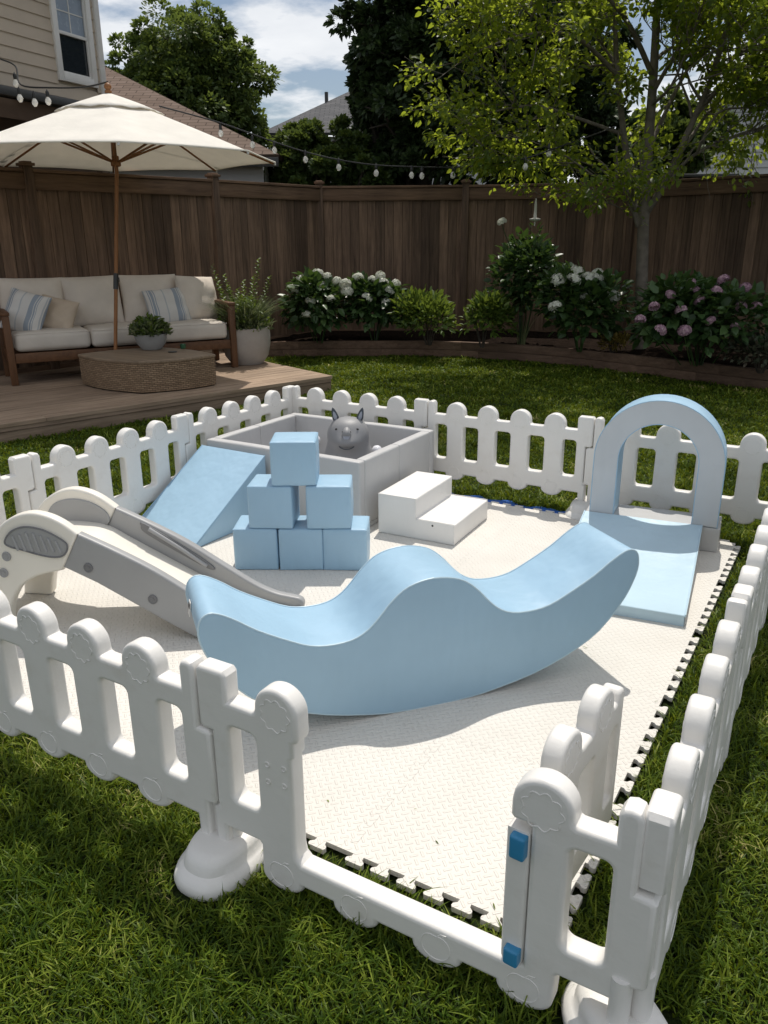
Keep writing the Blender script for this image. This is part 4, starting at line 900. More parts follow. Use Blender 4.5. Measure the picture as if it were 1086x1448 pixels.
def shrub(name, label, cat, px, py, w, h, n, L, W_, mat, flowers=(), fm=None, d0=0, seed=1, z=.21, fs=1.0, blobs=5, droop=.15, group=None, stem_mat='bark_dark'):
    p = ground(px, py, z); t_ = thing(name, label, cat, (p.x, p.y, z-.01), 0, group); g = np.random.default_rng(seed)
    Pp = []; D = []; Nn = []
    cs = [(g.uniform(-.30, .30)*w, g.uniform(-.22, .22)*w, h*g.uniform(.38, .62), g.uniform(.26, .36)) for _ in range(blobs)]+[(0, 0, h*.42, .42)]
    for (cx, cy, cz_, rr) in cs:
        m_ = n//len(cs); d = rand_dirs(m_, g); d[:, 2] = np.where(d[:, 2] < -.45, -d[:, 2], d[:, 2]); s = g.uniform(.62, 1.04, (m_, 1)); q = d*s*np.array([rr*w, rr*w, min(rr*1.25*h, cz_, h-cz_)*1.0])
        Pp.append(q+np.array([cx, cy, cz_])); D.append(d+np.array([0, 0, -droop])+g.normal(0, .35, (m_, 3))); Nn.append(d*.7+np.array([0, 0, .8])+g.normal(0, .3, (m_, 3)))
    Pp = np.concatenate(Pp); D = np.concatenate(D); Nn = np.concatenate(Nn); Pp[:, 2] = np.maximum(Pp[:, 2], .02); sc = g.uniform(.6, 1.2, len(Pp))
    link('foliage', leaves_mesh(Pp, D, Nn, L*sc, W_*sc), mat, t_)
    st_ = []
    for k in range(9):
        a = g.uniform(0, 6.28); e = Vector((math.cos(a)*w*.3, math.sin(a)*w*.3, h*.7)); st_.append(([(e.x*.12, e.y*.12, 0), (e.x*.5, e.y*.5, h*.4), tuple(e)], [.009, .006, .004]))
    fl_ = []
    for k, (fx, fy) in enumerate(flowers):
        dep = (Vector((p.x, p.y, 0))-Vector(CAM)).xy.dot(Vector(_hh).xy)
        frac = max(0, min(1, (py-fy)*dep/FPX/max(h, .1))); q = at(fx, fy, dep-w*.42*(1.08-frac**1.5)+g.uniform(-.05, .03))
        fq = Vector((q.x-p.x, q.y-p.y, q.z-(z-.01))); st_.append(([tuple(Vector((fq.x*.45, fq.y*.45, max(.05, fq.z-.42)))), tuple(fq*.85+Vector((0, 0, fq.z*.15-.16))), tuple(fq-Vector((0, 0, .03)))], [.007, .006, .005])); o = link('flower_head', fm[k % 3], None, t_, (q.x-p.x, q.y-p.y, q.z-(z-.01))); o.rotation_euler = (R(g.uniform(0, 40)), R(g.uniform(-25, 25)), g.uniform(0, 6)); s = fs*g.uniform(.8, 1.15); o.scale = (s, s, s)
    link('stems', tubes(st_, 5), 'leaf_hyd' if flowers else stem_mat, t_)
    return t_
shrub('hydrangea_bush', 'white flowering hydrangea bush next to the stone planter, leftmost in the bed', 'hydrangea', 452, 484, 1.0, .98, 1150, .13, .085, 'leaf_hyd', [(414, 410), (439, 426), (468, 423), (449, 387), (463, 391), (427, 396), (488, 402), (476, 397), (456, 404), (434, 446)], FW, seed=1)
shrub('hydrangea_bush', 'white flowering hydrangea bush left of the bright green shrubs', 'hydrangea', 530, 482, .98, .95, 1150, .13, .085, 'leaf_hyd', [(491, 412), (519, 421), (506, 393), (538, 390), (560, 401), (546, 427), (541, 401), (527, 396), (552, 410)], FW, seed=2)
shrub('green_shrub', 'bright green leafy shrub between white hydrangeas, the wider of two', 'shrub', 606, 487, .86, .72, 1250, .105, .045, 'leaf_fern', seed=3, droop=-.25)
shrub('green_shrub', 'bright yellow-green leafy shrub beside the tall dark shrub, the narrower of two', 'shrub', 682, 490, .66, .70, 1000, .105, .045, 'leaf_fern', seed=4, droop=-.2)
shrub('tall_shrub', 'tall dark green shrub against the fence with one white flower on top', 'shrub', 737, 487, .95, 1.55, 1250, .12, .075, 'leaf_hyd', [(710, 314)], FW, seed=5, blobs=8)
shrub('hydrangea_bush', 'white flowering hydrangea bush left of the tree trunk', 'hydrangea', 820, 496, .98, 1.05, 1250, .135, .09, 'leaf_hyd', [(816, 384), (789, 396), (847, 390), (827, 422), (867, 419), (785, 434), (811, 396), (832, 393)], FW, seed=6, fs=1.15)
shrub('yellow_shrub', 'tiny yellow-leaved shrub by the bed edging left of the tree trunk', 'shrub', 865, 500, .36, .26, 420, .055, .028, 'leaf_yel', seed=7, droop=-.3)
shrub('hydrangea_bush', 'pink flowering hydrangea bush right of the tree trunk', 'hydrangea', 988, 516, 1.42, 1.02, 1900, .135, .09, 'leaf_hyd', [(1023, 396), (1054, 407), (978, 400), (948, 417), (983, 411), (1012, 412), (1048, 434), (925, 434), (963, 439), (905, 452), (1005, 454), (1041, 463), (934, 467), (968, 468), (1069, 435), (989, 425)], FP, seed=8, fs=1.12)
shrub('low_shrub', 'low reddish green shrub at the right end of the bed edging', 'shrub', 1075, 526, .72, .42, 700, .07, .04, 'leaf_red', seed=9)
# reed-like stems under the tall shrub
tsr = [o_ for o_ in COL.objects if o_.name.startswith('tall_shrub')][0]
blades_part(tsr, 26, .12, .5, .016, 'leaf_grey', .35, 0, 8, 'pale_stems')
# hanging ornament on the fence
q = at(757, 300, 11.15); orn = thing('hanging_ornament', 'white spindle-shaped ornament hanging on the dark fence above the tall shrub', 'ornament', tuple(q))
link('spindle', lathe([(.004, .17), (.010, .15), (.017, .08), (.019, .0), (.022, -.09)], 16), 'trim_white', orn)
link('disc', lathe([(.02, -.115), (.055, -.105), (.072, -.09), (.070, -.078), (.03, -.072)], 20), 'trim_white', orn); link('drop', tubes([([(0, 0, -.11), (0, 0, -.17)], .008)], 10), 'trim_white', orn); link('cord', tubes([([(0, 0, .17), (0, .02, .26)], .002)], 5), 'black', orn)

# ---------------------------------------------------------------- trees
def grow(limbs, levels=2, seed=1, spread=.9, nsub=7, subl=.9):
    """limbs: list of (points, r0, r1). returns tube list and twig segments"""
    g = random.Random(seed); tubes_ = []; twigs = []
    def branch(p, d, L, r, lv):
        pts = [p]; n = 4; q = p.copy(); dd = d.copy()
        for i in range(n):
            dd = (dd+Vector((g.gauss(0, .16), g.gauss(0, .16), g.gauss(.03, .12)))).normalized(); q = q+dd*(L/n); pts.append(q.copy())
        tubes_.append((pts, [r*(1-.75*i/n)+.002 for i in range(n+1)]))
        if lv <= 0: twigs.append((pts, L)); return
        for k in range(5):
            t = g.uniform(.35, 1.0); i = min(int(t*n), n-1); b = pts[i].lerp(pts[i+1], t*n-i); nd = (dd+Vector((g.gauss(0, 1), g.gauss(0, 1), g.gauss(.1, .6)))*spread*.75).normalized(); branch(b, nd, L*g.uniform(.5, .8), r*.5, lv-1)
    for pts, r0, r1 in limbs:
        P_ = [Vector(p) for p in crom([tuple(p) for p in pts], 4)]; m_ = len(P_); tubes_.append((P_, [r0+(r1-r0)*i/(m_-1) for i in range(m_)]))
        for k in range(nsub):
            t = g.uniform(.28, 1.0); i = min(int(t*(m_-1)), m_-2); b = P_[i].lerp(P_[i+1], t*(m_-1)-i); d = (P_[i+1]-P_[i]).normalized()
            nd = (d*.6+Vector((g.gauss(0, 1), g.gauss(0, 1), g.gauss(.12, .55)))*spread).normalized(); branch(b, nd, subl*g.uniform(.6, 1.2), (r0+(r1-r0)*t)*.5, levels-1)
    return tubes_, twigs
def leaf_cloud(twigs, per, L, W_, seed, r=.12):
    g = np.random.default_rng(seed); Ps = []; Ds = []
    for pts, ln in twigs:
        A = np.array([tuple(p) for p in pts]); n = max(3, int(per*g.uniform(.6, 1.4))); t = g.uniform(.1, 1, n)*(len(A)-1); i = np.minimum(t.astype(int), len(A)-2); f = (t-i)[:, None]; Q = A[i]*(1-f)+A[i+1]*f
        off = rand_dirs(n, g)*(g.uniform(0, 1, (n, 1))**.6)*r; Ps.append(Q+off); Ds.append(off/r*.7+(A[-1]-A[0])/max(ln, .1)*.5+g.normal(0, .35, (n, 3))+[0, 0, -.25])
    Ps = np.concatenate(Ps); Ds = np.concatenate(Ds); n = len(Ps); s = g.uniform(.6, 1.25, n); Nn = g.normal(0, .55, (n, 3))+[0, 0, 1.]
    return leaves_mesh(Ps, Ds, Nn, L*s, W_*s, .12, .15)
def A_(x, y, d=10.75): return at(x, y, d)
dapple_limbs = [([A_(1006, 110, 10.4), A_(1060, -60, 9.4), A_(1130, -280, 8.4), A_(1200, -450, 7.8)], .035, .01),  # limbs overhead, out of view, added to cast dappled shade on the lawn
    ([A_(868, 0, 11), A_(820, -170, 10), A_(790, -300, 9.3)], .03, .01)]
base = ground(905, 494, .2); fork = A_(910, 308)
limbs = [([base, A_(907, 420, 10.7), fork], .088, .072),
    ([fork, A_(916, 215), A_(924, 110), A_(930, 0), A_(940, -160), A_(950, -320)], .075, .02),
    ([A_(905, 318), A_(893, 270, 10.85), A_(881, 180, 10.9), A_(872, 90, 10.95), A_(868, 0, 11), A_(850, -140, 11.1), A_(840, -260, 11.2)], .05, .015),
    ([A_(914, 300), A_(938, 262, 10.6), A_(983, 165, 10.5), A_(1006, 110, 10.4), A_(1035, 20, 10.3), A_(1080, -120, 10.2)], .05, .014),
    ([A_(945, 252, 10.6), A_(985, 217, 10.5), A_(1040, 192, 10.3), A_(1100, 172, 10.1), A_(1160, 130, 10)], .026, .008),
    ([A_(872, 105, 10.95), A_(820, 56, 10.8), A_(770, 46, 10.6), A_(700, 62, 10.5), A_(640, 95, 10.4)], .03, .006),
    ([A_(880, 190, 10.9), A_(830, 172, 10.7), A_(760, 150, 10.5), A_(690, 160, 10.4), A_(640, 180, 10.3)], .026, .006),
    ([A_(893, 270, 10.85), A_(850, 255, 10.7), A_(790, 215, 10.5), A_(720, 190, 10.4)], .018, .005),
    ([A_(905, 315), A_(886, 300, 10.6), A_(868, 292, 10.4), A_(845, 280, 10.3)], .014, .005),
    ([A_(924, 110), A_(880, 20, 10.2), A_(800, -60, 9.6), A_(720, -120, 9.2), A_(660, -150, 9)], .035, .008),
    ([A_(868, 0, 11), A_(760, -30, 10.8), A_(680, -20, 10.7), A_(620, 20, 10.6)], .028, .006),
    ([A_(1004, 112, 10.4), A_(1030, 90, 10.1), A_(1062, 62, 9.9), A_(1100, 60, 9.8)], .022, .006),
    ([A_(985, 217, 10.5), A_(1015, 160, 10.2), A_(1060, 150, 10.1), A_(1105, 120, 10)], .018, .005),
    ([A_(920, 150), A_(950, 120, 10.3), A_(975, 60, 10.1), A_(990, 10, 10)], .022, .006),
    ([A_(924, 130), A_(965, 60, 10.4), A_(1010, 0, 10.3), A_(1060, -60, 10.2)], .028, .007),
    ([A_(960, 220, 10.6), A_(1010, 150, 10.9), A_(1060, 120, 11), A_(1120, 110, 11)], .024, .006),
    ([A_(916, 215), A_(960, 120, 11.2), A_(1010, 40, 11.6), A_(1050, -40, 12)], .03, .008),
    ([A_(983, 165, 10.5), A_(1050, 90, 10.6), A_(1110, 40, 10.6), A_(1180, 10, 10.6)], .024, .007)]
tb, tw = grow(limbs, 2, 5, .85, 9, .9)
tb2, tw2 = grow(dapple_limbs, 2, 15, .9, 5, .9); tb += tb2
def low_ok(t_):
    p = sum((Vector(q) for q in t_[0]), Vector())/len(t_[0]); dx = (p-base).dot(Vector(_r)); return p.z > 2.0+.22*max(0, -dx-.9)+(.25 if -.35 < dx < .5 else 0) and (dx > -2.75 or (dx > -3.0 and hash(round(p.z*7)) % 3 == 0))
tw = [t_ for t_ in tw if low_ok(t_)]; tb = [t_ for t_ in tb if max(t_[1]) > .049 or low_ok(t_)]
tree = thing('shade_tree', 'young multi-stemmed shade tree in the bed with sunlit yellow-green leaves', 'tree', tuple(base))
wm = tubes(tb, 7, 60); link('trunk', xf(wm, Matrix.Translation(-base)), 'bark', tree)
lc = join([leaf_cloud([t_ for k_, t_ in enumerate(tw) if (k_*7919) % 100 < 70], 62, .080, .048, 9, .165), leaf_cloud(tw2, 34, .10, .058, 19, .17)]); link('crown', xf(lc, Matrix.Translation(-base)), 'leaf_tree', tree)

def far_tree(label, base_p, blobs, n, L, mat, seed, trunk_r=.16, group='trees beyond the fence', cat='tree'):
    """blobs: (x, y, z, r) in world space; leaves gathered in clumps through each lobe"""
    g = np.random.default_rng(seed); b0 = Vector(base_p); t_ = thing('garden_tree', label, cat, tuple(b0), 0, group); Ps = []; Ds = []; Ns = []; tot_ = sum(b[3]**2 for b in blobs); limbs_ = []
    for (x, y, z, r) in blobs:
        m_ = int(n*r*r/tot_); nc = max(10, int(34*r*r)+14); cd2 = rand_dirs(nc, g); cc = cd2*r*(g.uniform(.55, 1.12, (nc, 1))); ci = g.integers(0, nc, m_); rr = r*g.uniform(.13, .30, nc)[ci][:, None]
        d = rand_dirs(m_, g); q = cc[ci]+d*rr*g.uniform(.3, 1.0, (m_, 1))**.5*np.array([1.15, 1.15, .8]); Ps.append(q+np.array([x, y, z])); Ds.append(d+cd2[ci]*.6+g.normal(0, .4, (m_, 3))); Ns.append(cd2[ci]*.5+[0, 0, .8]+g.normal(0, .5, (m_, 3)))
        c_ = Vector((x, y, z)); mid_ = Vector((b0.x*.7+x*.3, b0.y*.7+y*.3, b0.z+(z-b0.z)*.55)); limbs_.append(([b0+Vector((0, 0, 1.0)), mid_, c_], [trunk_r*.6, trunk_r*.4, .02]))
        for k in range(5):
            e = c_+Vector(tuple(rand_dirs(1, g)[0]))*r*.85; limbs_.append(([c_.lerp(mid_, .3), c_.lerp(e, .5), e], [.04, .025, .008]))
    Ps = np.concatenate(Ps); Ds = np.concatenate(Ds); Ns = np.concatenate(Ns); s = g.uniform(.6, 1.3, len(Ps))
    cr = leaves_mesh(Ps, Ds, Ns, L*s, L*.62*s, .1, .12); link('crown', xf(cr, Matrix.Translation(-b0)), mat, t_)
    limbs_.append(([b0, b0+Vector((0, 0, 1.1))], [trunk_r, trunk_r*.8])); link('trunk', xf(tubes(limbs_, 7, 60), Matrix.Translation(-b0)), 'bark_dark', t_)
def B(px, py, dep, rpx): p = at(px, py, dep); return (p.x, p.y, p.z, rpx*dep/FPX)
def gb(px, dep): p = at(px, 400, dep); return (p.x, p.y, 0)
far_tree('broad mid-green tree standing behind the brown shingled roof', gb(268, 21), [B(268, 85, 21, 62), B(225, 125, 21, 52), B(315, 130, 21, 55), B(265, 165, 20.5, 60), B(340, 165, 21, 36), B(285, 50, 21, 32), B(222, 75, 21, 30), B(185, 100, 21.3, 34), B(325, 90, 21, 30), B(300, 205, 20.5, 48), B(180, 150, 21.5, 34), B(235, 210, 21, 50), B(350, 190, 21, 26)], 80000, .105, 'leaf_sun', 21, .22)
far_tree('tall dark tree behind the far fence, left of the shade tree', gb(590, 14.5), [B(560, 40, 14.5, 62), B(600, 100, 14.2, 72), B(545, 110, 14.5, 50), B(640, 30, 14.5, 66), B(570, 170, 14.1, 62), B(640, 165, 14.1, 66), B(530, 195, 14.5, 40), B(600, 230, 14.1, 60), B(590, -40, 14.5, 60), B(515, 130, 14.7, 24), B(520, 75, 14.7, 22), B(690, 110, 14.5, 60), B(660, -60, 14.9, 66)], 60000, .115, 'leaf_dark', 22, .2)
far_tree('dark tree behind the far fence seen through the shade tree', gb(770, 15.2), [B(740, 40, 15.2, 70), B(760, 130, 14.9, 72), B(720, 200, 14.5, 56), B(800, 190, 14.9, 66), B(820, 80, 15.2, 60), B(760, 240, 14.5, 50), B(860, 220, 14.5, 46)], 42000, .115, 'leaf_dark', 23, .2)
far_tree('low bushy light green tree behind the corner fence post', gb(440, 14), [B(432, 222, 14, 34), B(462, 205, 14.2, 30), B(405, 240, 14, 26), B(490, 225, 14, 30), B(450, 250, 13.8, 34), B(520, 250, 13.8, 28), B(425, 195, 14.4, 16)], 24000, .085, 'leaf_mid', 24, .08)
far_tree('dark bushy tree behind the fence at the right of the shade trunk', gb(960, 16), [B(950, 225, 16, 36), B(990, 190, 16.5, 30), B(930, 180, 16.5, 36), B(905, 245, 16, 36)], 9000, .14, 'leaf_mid', 25, .1)

# ---------------------------------------------------------------- neighbouring houses
def quad_uv(parent, name, pts, mat, uaxis=None, thick=0.0):
    """flat polygon with UVs in metres along its own axes"""
    pts = [Vector(p) for p in pts]; nrm = (pts[1]-pts[0]).cross(pts[2]-pts[0]).normalized(); u = (uaxis or (pts[1]-pts[0])).normalized(); v = nrm.cross(u)
    if v.z < 0: v = -v
    bm = bmesh.new(); uvl = bm.loops.layers.uv.new('UVMap'); f = bm.faces.new([bm.verts.new(p) for p in pts])
    for lp in f.loops: q = lp.vert.co-pts[0]; lp[uvl].uv = (q.dot(u), q.dot(v))
    me = bpy.data.meshes.new(name); bm.to_mesh(me); bm.free(); o = link(name, me, mat, parent)
    if thick: mo = o.modifiers.new('t', 'SOLIDIFY'); mo.thickness = thick; mo.offset = 0
    return o
def lap_siding(L, z0, z1, expo=.16, holes=()):
    """clapboards along local x from 0 to L: each a thin tilted board, cut round rectangular holes (x0,x1,z0,z1)"""
    bm = bmesh.new(); z = z0
    while z < z1-.01:
        zt = min(z+expo, z1); spans = [(0, L)]
        for (a, b, c, d) in holes:
            if zt > c and z < d:
                ns = []
                for s, e in spans:
                    if b <= s or a >= e: ns.append((s, e)); continue
                    if a > s: ns.append((s, a))
                    if b < e: ns.append((b, e))
                spans = ns
        for s, e in spans:
            v = [bm.verts.new(p) for p in ((s, -.022, z), (e, -.022, z), (e, -.004, zt+.01), (s, -.004, zt+.01), (s, 0, z), (e, 0, z))]
            bm.faces.new((v[0], v[1], v[2], v[3])); bm.faces.new((v[4], v[5], v[1], v[0]))
        z += expo
    return from_bm(bm, 'lap', 0)
# two-storey beige house at the left; wall plane runs almost along +y, local x from near to far
hC = Vector((-6.622, 4.517, 0)); hA = R(90+8); HLn = 6.0
house = thing('beige_house', 'beige clapboard house with a white sash window behind the fence at the left', 'house', tuple(hC), hA)
WX0, WX1, WZ0, WZ1 = HLn-.86, HLn-.10, 3.66, 4.86
hs = bpy.data.objects.new('wall', None); COL.objects.link(hs); hs.parent = house; hs.location = (-HLn, 0, 0)
def hp(name, me, mat, loc=(0, 0, 0), par=None): return link(name, me, mat, par or hs, loc)
hp('clapboards', lap_siding(HLn-.02, 3.30, 6.4, .155, [(WX0, WX1, WZ0, WZ1)]), 'siding')
hp('sheathing', boxes([((HLn/2, .10, 4.9), (HLn-.03, .16, 3.4))], 0), 'siding')
wn = bpy.data.objects.new('window', None); COL.objects.link(wn); wn.parent = house; wn.location = (-HLn, 0, 0)
cx, cz2 = (WX0+WX1)/2, (WZ0+WZ1)/2; ww, wh = WX1-WX0, WZ1-WZ0
link('frame', boxes([((WX0+.045, -.02, cz2), (.09, .06, wh)), ((WX1-.045, -.02, cz2), (.09, .06, wh)), ((cx, -.022, WZ0+.05), (ww-.181, .07, .10)), ((cx, -.02, WZ1-.045), (ww-.181, .06, .09))], .004), 'trim_white', wn)
link('sash', boxes([((cx, -.012, cz2), (ww-.19, .03, .04)), ((WX0+.105, -.012, cz2), (.025, .028, wh-.2)), ((WX1-.105, -.012, cz2), (.025, .028, wh-.2)), ((cx, -.010, WZ0+.115), (ww-.22, .028, .03))], .002), 'trim_white', wn)
link('pane', boxes([((cx, .012, WZ0+.1+(cz2-WZ0-.1)/2), (ww-.2, .006, cz2-WZ0-.12))], 0), 'glass', wn)
up = link('pane', boxes([((cx, .012, cz2+(WZ1-cz2-.09)/2), (ww-.2, .006, WZ1-cz2-.13))], 0), 'blind', wn)
link('muntin', boxes([((cx, .006, cz2+.27), (.014, .01, .5)), ((cx, .0055, cz2+.27), (ww-.21, .009, .014))], 0), 'trim_white', wn)
hp('corner_board', boxes([((HLn+.03, -.012, 4.85), (.10, .075, 3.1))], .004), 'trim_white')
link('side_wall', boxes([((.045, 1.55, 4.85), (.06, 3.0, 3.1))], 0), 'siding', house)
rf = link('roof', boxes([((-HLn/2+.2, .8, 5.62), (HLn+.9, 2.8, .12))], .01), 'trim_white', house)
gt = link('gutter', boxes([((-HLn/2-.55, -.60, 3.27), (HLn-.75, .12, .10)), ((-HLn/2-.55, -.30, 3.31), (HLn-.75, .55, .03))], .01), 'metal_dark', house)
link('porch_beam', boxes([((-HLn/2-.55, -.50, 3.10), (HLn-.9, .10, .22))], .006), 'porch_dark', house)
link('porch_wall', boxes([((-HLn/2, .05, 1.63), (HLn, .10, 3.25))], 0), 'porch_dark', house)
for x in (-.75, -3.4): link('porch_post', boxes([((x, -.50, 1.5), (.12, .10, 2.98))], .006), 'porch_dark', house)
# single-storey wing with brown hip roof
eC = at(394, 221, 13.2); hT = at(140, 92, 17.5); eL = Vector((eC.x, eC.y, eC.z))-Vector((_r[0], _r[1], 0))*5.5; hTL = hT-Vector((_r[0], _r[1], 0))*3.5
wing = thing('house_wing', 'low house wing with a brown shingled hip roof and pale wall behind the umbrella', 'house', (eC.x, eC.y, 0)); o0 = Vector((eC.x, eC.y, 0))
quad_uv(wing, 'roof', [p-o0 for p in (eL, eC, hT, hTL)], 'shingle_brown', None, .06)
back = hT+Vector((_hh[0], _hh[1], 0))*3.5; back.z = eC.z; eB = eC+Vector((_hh[0], _hh[1], 0))*7.5-Vector((_r[0], _r[1], 0))*0.0
quad_uv(wing, 'roof', [p-o0 for p in (eC, eB, hT+Vector((_hh[0], _hh[1], 0))*2.0, hT)], 'shingle_brown', None, .06)
wa = eC-Vector((_r[0], _r[1], 0))*.28+Vector((_hh[0], _hh[1], 0))*.30; wb = eL+Vector((_hh[0], _hh[1], 0))*.30; wd2 = wb-wa; an2 = math.atan2(-wd2.y, -wd2.x)
wl = link('wall', lap_siding(wd2.length, 0, eC.z-.05, .16), 'siding_pale', wing); wl.location = (wb.x-o0.x, wb.y-o0.y, 0); wl.rotation_euler = (0, 0, an2)
fa = link('eave_fascia', boxes([((2.75, -.02, 0), (5.5, .03, .13))], .004), 'metal_dark', wing); fa.location = (eL.x-o0.x, eL.y-o0.y, eC.z-.08); fa.rotation_euler = (0, 0, an2)
wr_ = eB-eC; sw = link('wall', lap_siding(wr_.length-.6, 0, eC.z-.05, .16), 'siding_pale', wing); sw.location = (wa.x-o0.x, wa.y-o0.y, 0); sw.rotation_euler = (0, 0, math.atan2(wr_.y, wr_.x))
# grey roofed house far behind the centre
g1 = at(368, 190, 26); g2 = at(492, 132, 30); rv = Vector((_r[0], _r[1], 0)); fv = Vector((_hh[0], _hh[1], 0)); gh = thing('grey_roof_house', 'distant house with a grey shingled hip roof behind the trees', 'house', (g1.x, g1.y, 0)); o0 = Vector((g1.x, g1.y, 0))
quad_uv(gh, 'roof', [p-o0 for p in (g1, g1+rv*9, g2+rv*3.4, g2)], 'shingle_grey', None, .08); quad_uv(gh, 'roof', [p-o0 for p in (g1+fv*8, g1, g2, g2+fv*1)], 'shingle_grey', None, .08)
wl = link('wall', lap_siding(8.6, 0, g1.z-.05, .18), 'siding_pale', gh); wl.location = (rv*.2+fv*.3); wl.rotation_euler = (0, 0, math.atan2(rv.y, rv.x))
link('vent_pipe', tubes([([(0, 0, 0), (0, 0, .45)], .06)], 10), 'metal_dark', gh, tuple(at(462, 152, 29)-o0))
# pale gabled house at the right
r1 = at(965, 250, 19.5); r2 = at(1130, 250, 19.5); ap = at(1040, 128, 19.5); wd3 = Vector((r2.x-r1.x, r2.y-r1.y, 0)); rh = thing('pale_house', 'pale grey clapboard house gable seen through the shade tree at the right', 'house', (r1.x, r1.y, 0)); an3 = math.atan2(wd3.y, wd3.x); Lh = wd3.length; ez = at(1040, 178, 19.5).z
bm = bmesh.new(); z = 0; az = ap.z; xa = Lh*.47
while z < az:
    zt = min(z+.16, az)
    def ext(zv): t = max(0, (zv-ez)/(az-ez)); return (xa*t, Lh-(Lh-xa)*t)
    (a0, b0_), (a1, b1) = ext(z), ext(zt); v = [bm.verts.new(p) for p in ((a0, -.025, z), (b0_, -.025, z), (b1, -.004, zt), (a1, -.004, zt), (a0, 0, z), (b0_, 0, z))]
    bm.faces.new((v[0], v[1], v[2], v[3])) if b1-a1 > .01 else bm.faces.new((v[0], v[1], v[2])); bm.faces.new((v[4], v[5], v[1], v[0])); z += .16
wl = link('wall', from_bm(bm, 'gable', 0), 'siding_pale', rh); wl.rotation_euler = (0, 0, an3)
ux3 = wd3.normalized(); fv3 = Vector((-ux3.y, ux3.x, 0)); pk = ux3*xa+Vector((0, 0, az+.03)); e1_ = Vector((0, 0, ez+.03))-ux3*.25-Vector((0, 0, .14)); e2_ = ux3*(Lh+.25)+Vector((0, 0, ez-.11))
for e_ in (e1_, e2_): quad_uv(rh, 'roof', [e_-fv3*.2, e_+fv3*7, pk+fv3*7, pk-fv3*.2], 'shingle_grey', fv3, .1)
# dark shed roof peeping over the fence behind the tree
s1 = at(985, 250, 14.2); sh = thing('garden_shed', 'small dark shed peeping over the fence right of the shade tree trunk', 'shed', (s1.x, s1.y, 0)); link('wall', boxes([((0, 0, 1.24), (.9, .8, 2.48))], .01), 'porch_dark', sh); link('roof', boxes([((0, 0, 2.51), (1.05, .95, .05))], .01), 'metal_dark', sh); sh.rotation_euler = (0, 0, YAW*-1-R(5))

# ---------------------------------------------------------------- string lights
def string(label, nodes, bulbs, sag=.0):
    pts = [tuple(p) for p in crom([tuple(at(*n)) for n in nodes], 6)]; t_ = thing('string_lights', label, 'string lights', pts[0], 0, 'string lights over the garden'); o0 = Vector(pts[0])
    link('cable', tubes([([tuple(Vector(p)-o0) for p in pts], .009)], 6), 'black', t_)
    for (bx, by, dep) in bulbs:
        p = at(bx, by, dep)-o0; s = link('bulb', xf(lathe([(.001, -.055), (.014, -.052), (.026, -.035), (.032, -.015), (.026, .005), (.015, .022), (.012, .03)], 18, 60), Matrix.Identity(4)), 'bulb', t_, tuple(p))
        link('socket', lathe([(.016, .026), (.018, .03), (.018, .075), (.010, .085), (.003, .10)], 12), 'black', s)
string('string of clear bulbs hung from the umbrella side to the shade tree above the fence', [(225, 150, 10.2), (312, 174, 10.5), (388, 201, 10.6), (432, 215, 10.7), (479, 226, 10.7), (532, 233.5, 10.7), (590, 236, 10.7), (640, 236.5, 10.7), (694, 232, 10.3), (743, 224, 9.9), (790, 208, 9.9), (868, 180, 10.6)],
    [(312, 187, 10.5), (357, 203, 10.6), (388, 211, 10.6), (432, 224, 10.7), (479, 235, 10.7), (532, 243, 10.7), (582, 246, 10.7), (596.5, 247, 10.7), (640.5, 246, 10.7), (694, 242, 10.3), (743, 234, 9.9), (776, 215, 9.9)])
string('short string of clear bulbs from the beige house to the umbrella top', [(-30, 72, 10.0), (0, 83, 10.0), (22, 94, 9.9), (30, 120, 9.7), (75, 124, 9.5), (120, 123, 9.3), (152, 116, 9.0)], [(22, 116, 9.9), (28, 137, 9.7), (49, 143, 9.6), (68, 141, 9.5)])

# ---------------------------------------------------------------- grass
def in_poly(x, y, poly):
    ins = np.zeros(len(x), bool); n = len(poly)
    for i in range(n):
        x1, y1 = poly[i]; x2, y2 = poly[(i+1) % n]; c = ((y1 > y) != (y2 > y)) & (x < (x2-x1)*(y-y1)/(y2-y1+1e-12)+x1); ins ^= c
    return ins
def grass_band(x0, x1, y0, y1, dens, dmin, dmax, seed):
    g = np.random.default_rng(seed); n = int((x1-x0)*(y1-y0)*dens); x = g.uniform(x0, x1, n); y = g.uniform(y0, y1, n)
    d = np.hypot(x-CAM[0], y-CAM[1]); k = (d >= dmin) & (d < dmax)
    # keep what the lens (with a margin for side steps) can see
    v = np.stack([x-CAM[0], y-CAM[1], np.full(n, -CAM[2])], 1); zc = v@_fw; px = 543+FPX*(v@_r2)/np.maximum(zc, .01); py = 724-FPX*(v@_u2)/np.maximum(zc, .01)
    k &= (zc > .2) & (px > -350) & (px < 1436) & (py < 1700)
    k &= ~((x > MX0-.03) & (x < MX1+.042) & (y > MY0-.05) & (y < MY0+NT*T+.02)); k &= ~in_poly(x, y, [(a, b) for a, b in DECK])
    bedp = list(bf)+[(9, 4), (9, 30), (-9, 30)]; k &= ~in_poly(x, y, bedp); k &= x > -4.6
    k &= ~((x > 1.15) & (x < 2.45) & (y > -.2) & (y < -.03))
    for fx, fy, ra, rb in ((2.2, -3.3, .105, .175), (3.3, -3.3, .15, .15)): k &= ((x-fx)/ra)**2+((y-fy)/rb)**2 > 1
    return x[k], y[k], d[k]
xs, ys, ds = [], [], []
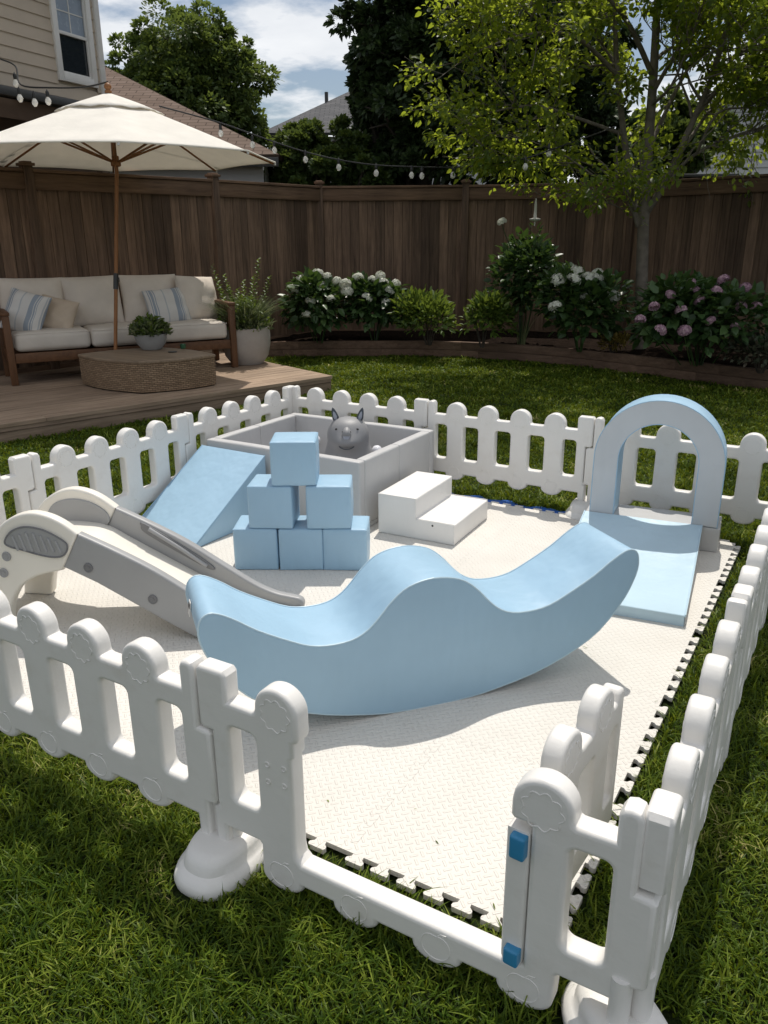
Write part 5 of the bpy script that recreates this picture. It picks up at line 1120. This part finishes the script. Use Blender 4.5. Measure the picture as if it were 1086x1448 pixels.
for i, (dens, a, b) in enumerate(((19000, 0, 2.3), (14000, 2.3, 3.2), (8000, 3.2, 5), (4800, 5, 8), (2600, 8, 14))):
    x, y, d = grass_band(-5, 7.5, -5.5, 8, dens, a, b, 100+i) if a > 2 else grass_band(.5, 6, -5.5, -1.5, dens, a, b, 100+i)
    xs.append(x); ys.append(y); ds.append(d)
# taller unmown fringe along the pen's feet
g = np.random.default_rng(31); nf_ = 5200; sd_ = g.integers(0, 3, nf_); tl = g.uniform(0, 3.3, nf_); of = g.normal(0, .045, nf_)
fx_ = np.where(sd_ == 0, tl, np.where(sd_ == 1, 3.31+of, tl)); fy_ = np.where(sd_ == 0, -3.32+of, np.where(sd_ == 1, -tl, .02+np.abs(of)))
kf = ~((fx_ > MX0-.03) & (fx_ < MX1+.06) & (fy_ > MY0-.10) & (fy_ < -.1)) & (np.sin(tl*23)+np.sin(tl*9.1+1)+g.normal(0, .8, nf_) > .1)
for q_, ra, rb in (((2.2, -3.3), .105, .175), ((3.3, -3.3), .15, .15)): kf &= ((fx_-q_[0])/ra)**2+((fy_-q_[1])/rb)**2 > 1
n_main = sum(len(a) for a in xs); xs.append(fx_[kf]); ys.append(fy_[kf]); ds.append(np.hypot(fx_[kf]-CAM[0], fy_[kf]-CAM[1]))
x = np.concatenate(xs); y = np.concatenate(ys); d = np.concatenate(ds); n = len(x); print('grass blades', n)
g = np.random.default_rng(77)
# tufted growth: height and lean follow a slow field
cl = np.sin(x*7.3+1.7*np.sin(y*5.1))*np.sin(y*6.7+1.3*np.sin(x*4.3)); tuft = .5+.5*cl
hgt = g.uniform(.022, .056, n)*(.55+.8*tuft)*np.where(g.uniform(0, 1, n) > .95, 1.7, 1); wid = .0050*g.uniform(.7, 1.2, n)*(1+np.clip((d-3)/3.2, 0, 2.4)); hgt *= np.where(d > 5, .85, 1); hgt[n_main:] = g.uniform(.045, .095, n-n_main)
th = g.uniform(0, 2*math.pi, n); lean = g.uniform(.3, 1.6, n); ca, sa = np.cos(th), np.sin(th); tw_ = th+math.pi/2+g.normal(0, .5, n); wx, wy = np.cos(tw_)*wid*.5, np.sin(tw_)*wid*.5
rows_ = []
for t, ws in ((0, 1.), (.38, .95), (.74, .65), (1., 0)):
    out = hgt*lean*t**1.8*.8; z = hgt*(t-.34*lean*t*t*.9)
    cx_, cy_ = x+ca*out, y+sa*out
    if ws > 0: rows_ += [np.stack([cx_-wx*ws, cy_-wy*ws, z], 1), np.stack([cx_+wx*ws, cy_+wy*ws, z], 1)]
    else: rows_.append(np.stack([cx_, cy_, z], 1))
V = np.stack(rows_, 1).reshape(-1, 3); b = np.arange(n)[:, None]*7
Q = np.concatenate([b+[0, 1, 3, 2], b+[2, 3, 5, 4]], 0); Tt = b+[4, 5, 6]
struct(link('grass', mesh_np(V, [Q, Tt], 'grass', True), 'grass'), 'stuff')
# a few clippings carried on to the mat by feet
g = np.random.default_rng(5); n = 9; ex = g.uniform(0, 1, n)**2.2; sd_ = g.integers(0, 3, n)
cx_ = np.where(sd_ == 0, g.uniform(2.3, 3.0, n), np.where(sd_ == 1, MX1-.02-ex*.7, g.uniform(.4, 3.0, n))); cy_ = np.where(sd_ == 0, MY0+.03+ex*.9, np.where(sd_ == 1, g.uniform(-3.0, -1.5, n), g.uniform(-3.0, -.4, n)))
dd_ = rand_dirs(n, g); dd_[:, 2] = np.abs(dd_[:, 2])*.12
struct(link('grass_clippings', leaves_mesh(np.stack([cx_, cy_, np.full(n, MT+.002)], 1), dd_, np.tile([0, 0, 1.], (n, 1)), g.uniform(.008, .026, n), g.uniform(.002, .004, n), .1, .05), 'grass'), 'stuff')
